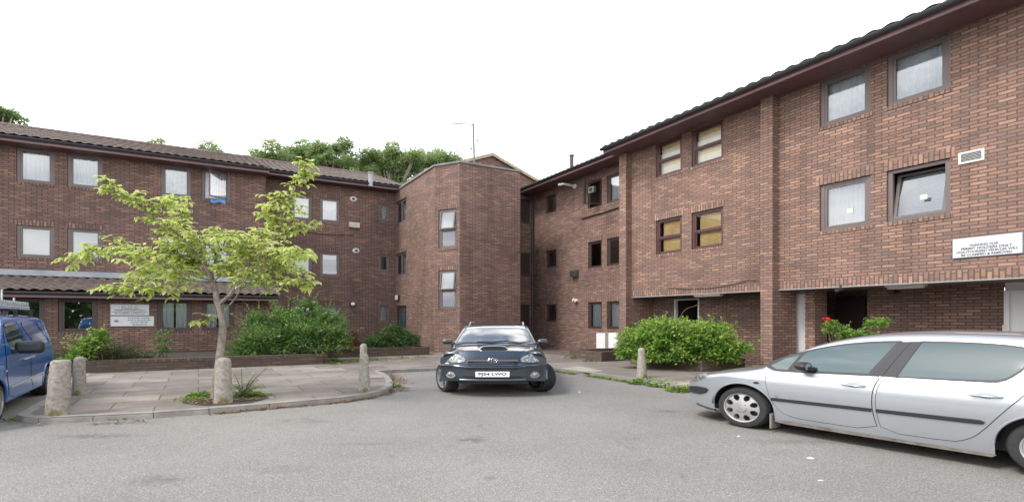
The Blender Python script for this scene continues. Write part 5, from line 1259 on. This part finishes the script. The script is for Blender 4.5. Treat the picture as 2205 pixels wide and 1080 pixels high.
br([(618, 440), (600, 425), (592, 430)], Y0 + .25, Y0 + .1, .007, .004, .3)
br([(320, 458), (345, 440), (370, 430)], Y0 - .3, Y0 - .1, .008, .004, .2)
br([(478, 700), (455, 692), (440, 690)], Y0, Y0 - .2, .006, .003, .5)
bk.build('trunk', m_bark, tree, smooth=True); c_ = lf.merge(tw, 1).build('crown', [lf_mag, m_twig], tree)
# bark strip at the tree foot handled by the trunk; generic bushes
def bush(name, label, blobs, n, lsz, mt, cat='bush', seed=0, shoots=0, base=None, rough=.28, droop=0, stemn=10, shootlen=.35, extra=None, flowers=0, group=None):
    rr = random.Random(seed); x0, y0, z0 = base or (blobs[0][0], blobs[0][1], .36)
    t = wthing(name, label, cat, (x0, y0, z0), group); q = MB(); st_ = MB(); fl = MB()
    vol = [b[3] * b[4] * b[5] for b in blobs]; tot = sum(v**.67 for v in vol)
    for b, v in zip(blobs, vol):
        c = Vector(b[:3]); k = int(n * v**.67 / tot)
        for _ in range(k):
            d = rv(rr); 
            if d.z < -.5: d.z = -d.z
            nz = noise.noise(Vector((d.x * 2.6 + seed, d.y * 2.6, d.z * 2.6))); rad_ = 1 + rough * nz * 1.8
            if noise.noise(Vector((d.x * 6, d.y * 6 + seed * 3, d.z * 6))) < -.32: rad_ *= .8
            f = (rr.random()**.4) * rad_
            p = c + Vector((d.x * b[3], d.y * b[4], d.z * b[5])) * f
            if p.z < z0 - .12: continue
            ld = (d * .8 + rv(rr) * .9 + UZ * (.25 - droop)).normalized()
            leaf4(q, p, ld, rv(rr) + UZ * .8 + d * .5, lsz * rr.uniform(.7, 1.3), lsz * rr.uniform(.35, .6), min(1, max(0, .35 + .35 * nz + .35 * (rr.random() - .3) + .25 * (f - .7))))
        for _ in range(int(shoots * v**.67 / tot)):
            d = rv(rr); d.z = abs(d.z) * .8 + .25; d.normalize(); p = c + Vector((d.x * b[3], d.y * b[4], d.z * b[5])) * .85
            e = p + (d + UZ * .35).normalized() * shootlen * rr.uniform(.5, 1.2); st_.tube([p, e], [.004, .002], 4, caps=False); m_ = int((e - p).length / (lsz * .38))
            for j in range(m_):
                g_ = p.lerp(e, (j + .5) / m_); s_ = rv(rr); leaf4(q, g_, ((e - p).normalized() * .5 + s_), UZ + rv(rr) * .5, lsz * rr.uniform(.6, 1.), lsz * .42, min(1, .55 + .45 * rr.random()))
        for _ in range(int(flowers)):
            d = rv(rr); d.z = abs(d.z); d.y = -abs(d.y); p = c + Vector((d.x * b[3], d.y * b[4], d.z * b[5])) * 1.0
            for j in range(5): leaf4(fl, p, rv(rr), rv(rr), .05, .04, rr.random())
    for j in range(stemn):
        b = rr.choice(blobs); c = Vector(b[:3]); d = rv(rr); e = c + Vector((d.x * b[3], d.y * b[4], abs(d.z) * b[5])) * .7; s0_ = Vector((c.x + (x0 - c.x) * .3 + rr.uniform(-.1, .1), c.y + (y0 - c.y) * .3 + rr.uniform(-.1, .1), z0 - .02))
        st_.tube([s0_, s0_.lerp(e, .5) + UZ * .08, e], [.012, .009, .005], 5, caps=False)
    if extra: extra(q, st_, rr)
    q.merge(st_, 1).build('foliage', [mt, m_twig], t)
    if flowers: fl.build('flowers', lf_wh, t)
    return t
def rb(u, v, Y, w_, d_, h_):      # blob from its place in depth: centre, half width, half depth, half height
    p = ray(u, v, Y); return (p.x, p.y, p.z, w_, d_, h_)
bush('low_shrub', 'low dark spreading shrub with olive needles in the long planter by the van', [rb(240, 775, 11.6, .62, .5, .52), rb(190, 778, 11.4, .45, .4, .42), rb(285, 785, 11.9, .42, .4, .36), rb(150, 780, 11.4, .4, .35, .38), rb(318, 783, 12.1, .3, .3, .24)], 9000, .055, lf_ol, seed=3, shoots=120, shootlen=.2, stemn=14)
bush('leafy_plant', 'bright green leafy plant growing up through the low dark shrub', [rb(182, 760, 11.0, .22, .25, .28), rb(205, 742, 11.1, .26, .22, .26), rb(216, 722, 11.1, .16, .15, .16), rb(160, 775, 11.0, .25, .2, .15)], 1500, .085, lf_br, seed=4, shoots=34, shootlen=.3, stemn=10)
bush('sapling', 'thin blue-green sapling standing alone against the wall below the curtained window', [rb(352, 757, 12.3, .22, .2, .16), rb(352, 735, 12.3, .25, .2, .10), rb(352, 717, 12.3, .20, .18, .07)], 330, .08, lf_md, cat='shrub', seed=5, shoots=12, shootlen=.22, stemn=4)
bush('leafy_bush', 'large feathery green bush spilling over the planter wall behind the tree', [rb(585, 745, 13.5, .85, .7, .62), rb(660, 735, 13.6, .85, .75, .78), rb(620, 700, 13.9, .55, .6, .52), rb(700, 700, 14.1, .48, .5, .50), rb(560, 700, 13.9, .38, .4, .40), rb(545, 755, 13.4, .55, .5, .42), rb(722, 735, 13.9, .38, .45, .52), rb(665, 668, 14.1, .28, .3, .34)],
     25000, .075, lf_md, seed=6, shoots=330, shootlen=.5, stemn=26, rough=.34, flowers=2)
q = None
bush('dried_plant', 'small dried reddish conifer beside the leafy bush', [rb(763, 742, 15.2, .2, .2, .26), rb(763, 725, 15.2, .10, .1, .20)], 900, .05, lf_rd, cat='plant', seed=8, shoots=20, shootlen=.15, stemn=4)
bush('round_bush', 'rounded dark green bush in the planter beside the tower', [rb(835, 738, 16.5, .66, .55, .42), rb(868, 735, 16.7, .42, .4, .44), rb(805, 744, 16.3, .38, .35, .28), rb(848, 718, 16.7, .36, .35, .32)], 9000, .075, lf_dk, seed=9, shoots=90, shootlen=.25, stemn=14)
bush('low_shrub', 'small sparse shrub at the planter end against the tower wall', [rb(897, 738, 17.0, .14, .15, .35)], 300, .07, lf_dk, seed=19, shoots=8, shootlen=.2, stemn=3)
def vine(q, st_, rr):
    for pts in ([(1462, 690), (1470, 672), (1480, 663), (1495, 659), (1508, 652)], [(1545, 700), (1552, 690), (1560, 684), (1555, 676), (1548, 670), (1550, 665)], [(1552, 706), (1562, 695), (1563, 686), (1556, 680)]):
        st_.tube([ray(u, v, 12.0) for u, v in pts], .008, 5)
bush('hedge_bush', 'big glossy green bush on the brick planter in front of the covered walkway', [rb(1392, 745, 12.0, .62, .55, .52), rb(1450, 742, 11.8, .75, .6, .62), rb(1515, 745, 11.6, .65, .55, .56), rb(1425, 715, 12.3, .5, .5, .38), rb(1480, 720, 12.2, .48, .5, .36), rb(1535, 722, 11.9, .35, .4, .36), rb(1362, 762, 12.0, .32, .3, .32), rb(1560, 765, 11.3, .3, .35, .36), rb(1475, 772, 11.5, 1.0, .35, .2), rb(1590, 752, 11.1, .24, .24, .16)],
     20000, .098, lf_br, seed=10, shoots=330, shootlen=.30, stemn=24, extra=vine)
def rosex(q, st_, rr):
    for (u, v) in ((1781, 690), (1800, 688), (1893, 684), (1905, 690), (1880, 688), (1850, 705)):
        st_.tube([ray(1845, 760, 8.7), ray((1845 + u) / 2, (740 + v) / 2, 8.7), ray(u, v, 8.7)], .006, 5)
rose = bush('rose_bush', 'rose bush with one red bloom standing behind the silver car', [rb(1800, 712, 8.7, .20, .2, .14), rb(1845, 726, 8.7, .36, .25, .15), rb(1885, 702, 8.7, .18, .18, .13), rb(1902, 692, 8.7, .13, .12, .07), rb(1790, 698, 8.7, .11, .1, .09), rb(1840, 765, 8.7, .42, .3, .4)], 2600, .062, lf_br, seed=12, shoots=40, shootlen=.15, stemn=18, base=(*ray(1840, 800, 8.7)[:2], PZ), extra=rosex)
q = MB(); c = ray(1779, 687, 8.7); rr = random.Random(5)
for j in range(26):
    d = rv(rr); leaf4(q, c + d * .012, d, rv(rr), .052, .05, .5)
q.build('rose_bloom', m_red, rose)
# weeds
def weed(u, v, label, w_, h_, n, mt=lf_gr, seed=0, z=PZ, L_=.09, name='weed_clump'):
    p = gp(u, v, z); rr = random.Random(seed); q = MB()
    for _ in range(n):
        a = rr.uniform(0, 6.28); r_ = w_ * math.sqrt(rr.random()); b = Vector((p.x + r_ * math.cos(a), p.y + r_ * .6 * math.sin(a), z + h_ * (1 - (r_ / w_)**2) * rr.random()))
        d = Vector((math.cos(a) * .7, math.sin(a) * .7, rr.uniform(.1, 1.1))); leaf(q, b, d, UZ + rv(rr) * .5, L_ * rr.uniform(.6, 1.3), L_ * .3, rr.random(), .3)
    o = q.build(name, mt, origin=tuple(p)); tag(o, label, 'weed')
weed(1392, 826, 'bright green weed clump at the foot of the right bollard', .30, .14, 420, lf_br, 1, .0)
weed(1432, 832, 'loose green weed beside the right bollard weed clump', .24, .16, 170, lf_br, 2, .0)
weed(1478, 842, 'green weed clump on the kerb in front of the silver car', .30, .12, 380, lf_gr, 3, .0)
weed(430, 887, 'little weed growing at the kerb below the tree', .12, .05, 60, lf_br, 4, 0, .06)
weed(252, 902, 'tiny flat weed at the kerb between bollard and tree', .10, .03, 36, lf_br, 14, 0, .06)
weed(28, 905, 'small weed at the pavement tip by the van wheel', .08, .06, 40, lf_br, 5, 0, .06)
weed(437, 852, 'grass tuft left of the tree trunk', .20, .10, 190, lf_br, 6, PZ, .08)
weed(405, 860, 'sparse weeds at the left edge of the tree pit', .16, .05, 80, lf_gr, 16, PZ, .06)
weed(557, 852, 'low weeds at the right edge of the tree pit', .18, .06, 110, lf_gr, 7, PZ, .06)
weed(846, 832, 'weeds on the rounded pavement corner', .16, .12, 120, lf_gr, 8, 0, .07)
weed(1226, 772, 'small weed at the left corner of the small planter', .14, .2, 90, lf_br, 9, PZ, .07)
weed(1270, 778, 'small weed on the pavement below the small planter', .18, .1, 80, lf_dk, 10, PZ, .07)
weed(712, 778, 'green weed hanging at the planter corner below the leafy bush', .22, .3, 160, lf_md, 11, PZ, .09)
# ailanthus-like seedling beside the trunk
p = gp(522, 852, PZ); sd_ = wthing('seedling', 'tall seedling with feathery leaves growing right of the bollard and trunk', 'plant', tuple(p)); q = MB(); s2 = MB(); rr = random.Random(4)
stem_tips = [ray(u, v, p.y) for u, v in ((575, 790), (552, 800), (545, 818), (505, 805), (520, 793), (560, 830), (500, 826))]
for e in stem_tips:
    m_ = p.lerp(e, .5) + UZ * .05; s2.tube([p, m_, e], [.008, .005, .003], 5, caps=False)
    for k in range(9):
        f = .35 + .65 * k / 8; g_ = p.lerp(m_, f * 2) if f < .5 else m_.lerp(e, f * 2 - 1); d = (e - p).normalized()
        for sg in (-1, 1): leaf(q, g_, Vector((d.z * sg, rr.uniform(-.7, .7), .15)), UZ, rr.uniform(.06, .10), .03, .4 + .6 * rr.random(), .2)
for _ in range(240):
    a = rr.uniform(0, 6.28); r_ = .2 * rr.random(); leaf(q, Vector((p.x + r_ * math.cos(a) + .05, p.y + r_ * math.sin(a), PZ + .16 * rr.random())), Vector((math.cos(a), math.sin(a), .5)), UZ, .07, .03, rr.random(), .3)
q.merge(s2, 1).build('foliage', [lf_br, m_twig], sd_)
# ground weeds, moss and litter that nobody could count
def scatter(name, mt, pts, kind='stuff', w_=.05, n=200, z=.004, sz=(.012, .03), seed=0, lift=.02):
    q = MB(); rr = random.Random(seed); tot = sum((pts[i + 1] - pts[i]).length for i in range(len(pts) - 1))
    for _ in range(n):
        t = rr.random() * tot
        for i in range(len(pts) - 1):
            L_ = (pts[i + 1] - pts[i]).length
            if t <= L_: break
            t -= L_
        d = (pts[i + 1] - pts[i]).normalized(); p = pts[i] + d * t; p = p + Vector((-d.y, d.x, 0)) * rr.gauss(0, w_); p.z = z + rr.random() * .004
        if noise.noise(Vector((p.x * 2.2, p.y * 2.2, seed))) < -.12: continue
        s_ = rr.uniform(*sz); leaf4(q, p, Vector((rr.uniform(-1, 1), rr.uniform(-1, 1), rr.uniform(0, .5) * (lift > 0))), UZ, s_ * 1.6, s_, rr.random())
    o = q.build(name, mt); o['kind'] = kind; return o
kl = [p.copy() for p in kerbL]; out1 = offset_line(kl, -.05)
scatter('leaf_litter', lf_lit, out1[5:14], n=2600, w_=.04, seed=1)
scatter('leaf_litter', lf_lit, offset_line(kl, -.12)[9:15], n=1300, w_=.10, seed=2)
scatter('leaf_litter', lf_lit, [gp(400, 862, PZ), gp(470, 866, PZ), gp(560, 860, PZ)], n=500, w_=.13, z=PZ + .008, seed=3)
scatter('ground_weeds', lf_gr, out1[19:25], n=1500, w_=.05, z=.01, sz=(.02, .045), seed=4)
scatter('ground_weeds', lf_gr, [gp(700, 783, PZ), gp(800, 775, PZ), gp(905, 768, PZ)], n=1300, w_=.22, z=PZ + .01, sz=(.02, .05), seed=5)
scatter('leaf_litter', lf_lit, [gp(20, 912), gp(60, 915), gp(200, 913), gp(330, 906)], n=160, w_=.05, seed=6)
scatter('ground_weeds', lf_gr, [gp(400, 866, PZ), gp(470, 846, PZ), gp(575, 858, PZ)], n=500, w_=.12, z=PZ + .01, sz=(.015, .03), seed=7)
# moss line on the planter and pale droppings on the road
m_drop = mat('chalky_white', (.62, .61, .58), .9)
q = MB()
for i, (u, v, a, b) in enumerate(((1745, 985, 8, 2.2), (1590, 938, 4, 1.4), (1766, 1033, 6, 1.6), (1248, 843, 2.5, 1))):
    P = blob(u, v, a, b, .004, 14, i); q.add(P, [tuple(range(14))])
o = q.build('road_spots', m_drop); o['kind'] = 'structure'

# ---------------------------------------------------------------- trees beyond the roofs
def bg_tree(u, vtop, Y, wpx, label, seed, n=7000, zb=6., mt=lf_bg, flat=.9, lsz=.26, clumps=26):
    rr = random.Random(seed); top = ray(u, vtop, Y); hw = wpx * Y / FX; hh = min(hw * flat, (top.z - zb) / 2)
    cz = top.z - hh; x0, y0 = top.x, top.y
    t = wthing('tree', label, 'tree', (x0, y0, 0), 'trees beyond the roofs'); q = MB(); b = MB()
    b.tube([(x0, y0, -.2), (x0 + .1, y0, cz * .4), (x0, y0 + .1, cz)], [.35, .28, .16], 9); C_ = []
    for k in range(clumps):
        d = rv(rr); d.z = d.z * .9 + .12; f = .35 + .6 * rr.random(); c = Vector((x0 + d.x * hw * f, y0 + d.y * hw * .8 * f, cz + d.z * hh * f)); r_ = hw * rr.uniform(.20, .34); C_.append((c, r_))
        b.tube([(x0, y0, cz * .75), tuple((Vector((x0, y0, cz * .75)).lerp(c, .5) + UZ * .2)), tuple(c)], [.09, .06, .03], 5, caps=False)
    tot = sum(r_ * r_ for _, r_ in C_)
    for c, r_ in C_:
        tone = rr.uniform(-.22, .22)
        for _ in range(int(n * r_ * r_ / tot)):
            d = rv(rr); nz = noise.noise(Vector((d.x * 2 + c.x, d.y * 2, d.z * 2))); f = (rr.random()**.45) * (1 + .5 * nz)
            p = c + Vector((d.x, d.y, d.z * .8)) * r_ * f; ld = (d + rv(rr) * .9 - UZ * .2)
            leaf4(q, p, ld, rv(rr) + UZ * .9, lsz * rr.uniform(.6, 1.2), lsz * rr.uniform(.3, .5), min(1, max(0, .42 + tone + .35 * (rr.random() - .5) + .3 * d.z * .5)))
    b.build('trunk', m_bark, t, smooth=True); q.build('crown', mt, t)
bg_tree(592, 312, 33, 62, 'round green tree above the roof, just right of the spiky young tree top', 1, 6500)
bg_tree(655, 302, 35, 62, 'green tree crown with uneven top, second from the left of the dense row', 2, 6500)
bg_tree(722, 303, 34, 60, 'green tree crown rising over the roof left of the sky gap', 3, 6500)
bg_tree(845, 310, 34, 72, 'broad green tree crown over the vent pipe on the roof', 4, 8000)
bg_tree(920, 312, 36, 70, 'green tree crown directly behind the left corner of the tower', 5, 7500)
bg_tree(968, 332, 38, 34, 'small sparse tree crown between tower and aerial', 6, 1800, clumps=12)
bg_tree(450, 303, 36, 46, 'small sparse tree top above the long left roof', 7, 1700, clumps=14, lsz=.22)
bg_tree(343, 294, 40, 26, 'tiny feathery treetop poking over the middle of the left roof', 8, 600, clumps=8, lsz=.2)
bg_tree(-4, 210, 26, 52, 'bright green tree showing over the roof at the left edge', 9, 4200, mt=lf_bg, lsz=.2, clumps=20)
bg_tree(790, 345, 40, 55, 'darker tree crown filling the gap low behind the roof ridge', 10, 4200)
# woods on the far side of the car park, seen only as reflections in the panes
q = MB(); rr = random.Random(77)
for k in range(34):
    x = -60 + k * 3.6 + rr.uniform(-1, 1); y = -34 + rr.uniform(-4, 4); hh = rr.uniform(2.6, 5.5)
    for _ in range(420):
        d = rv(rr); p = Vector((x + d.x * 3, y + d.y * 2.5, hh * .5 * (1 + d.z * .95))); leaf4(q, p, rv(rr), rv(rr), rr.uniform(.8, 1.5), rr.uniform(.6, 1.), rr.random())
o = q.build('woods', lf_dk); o['kind'] = 'stuff'
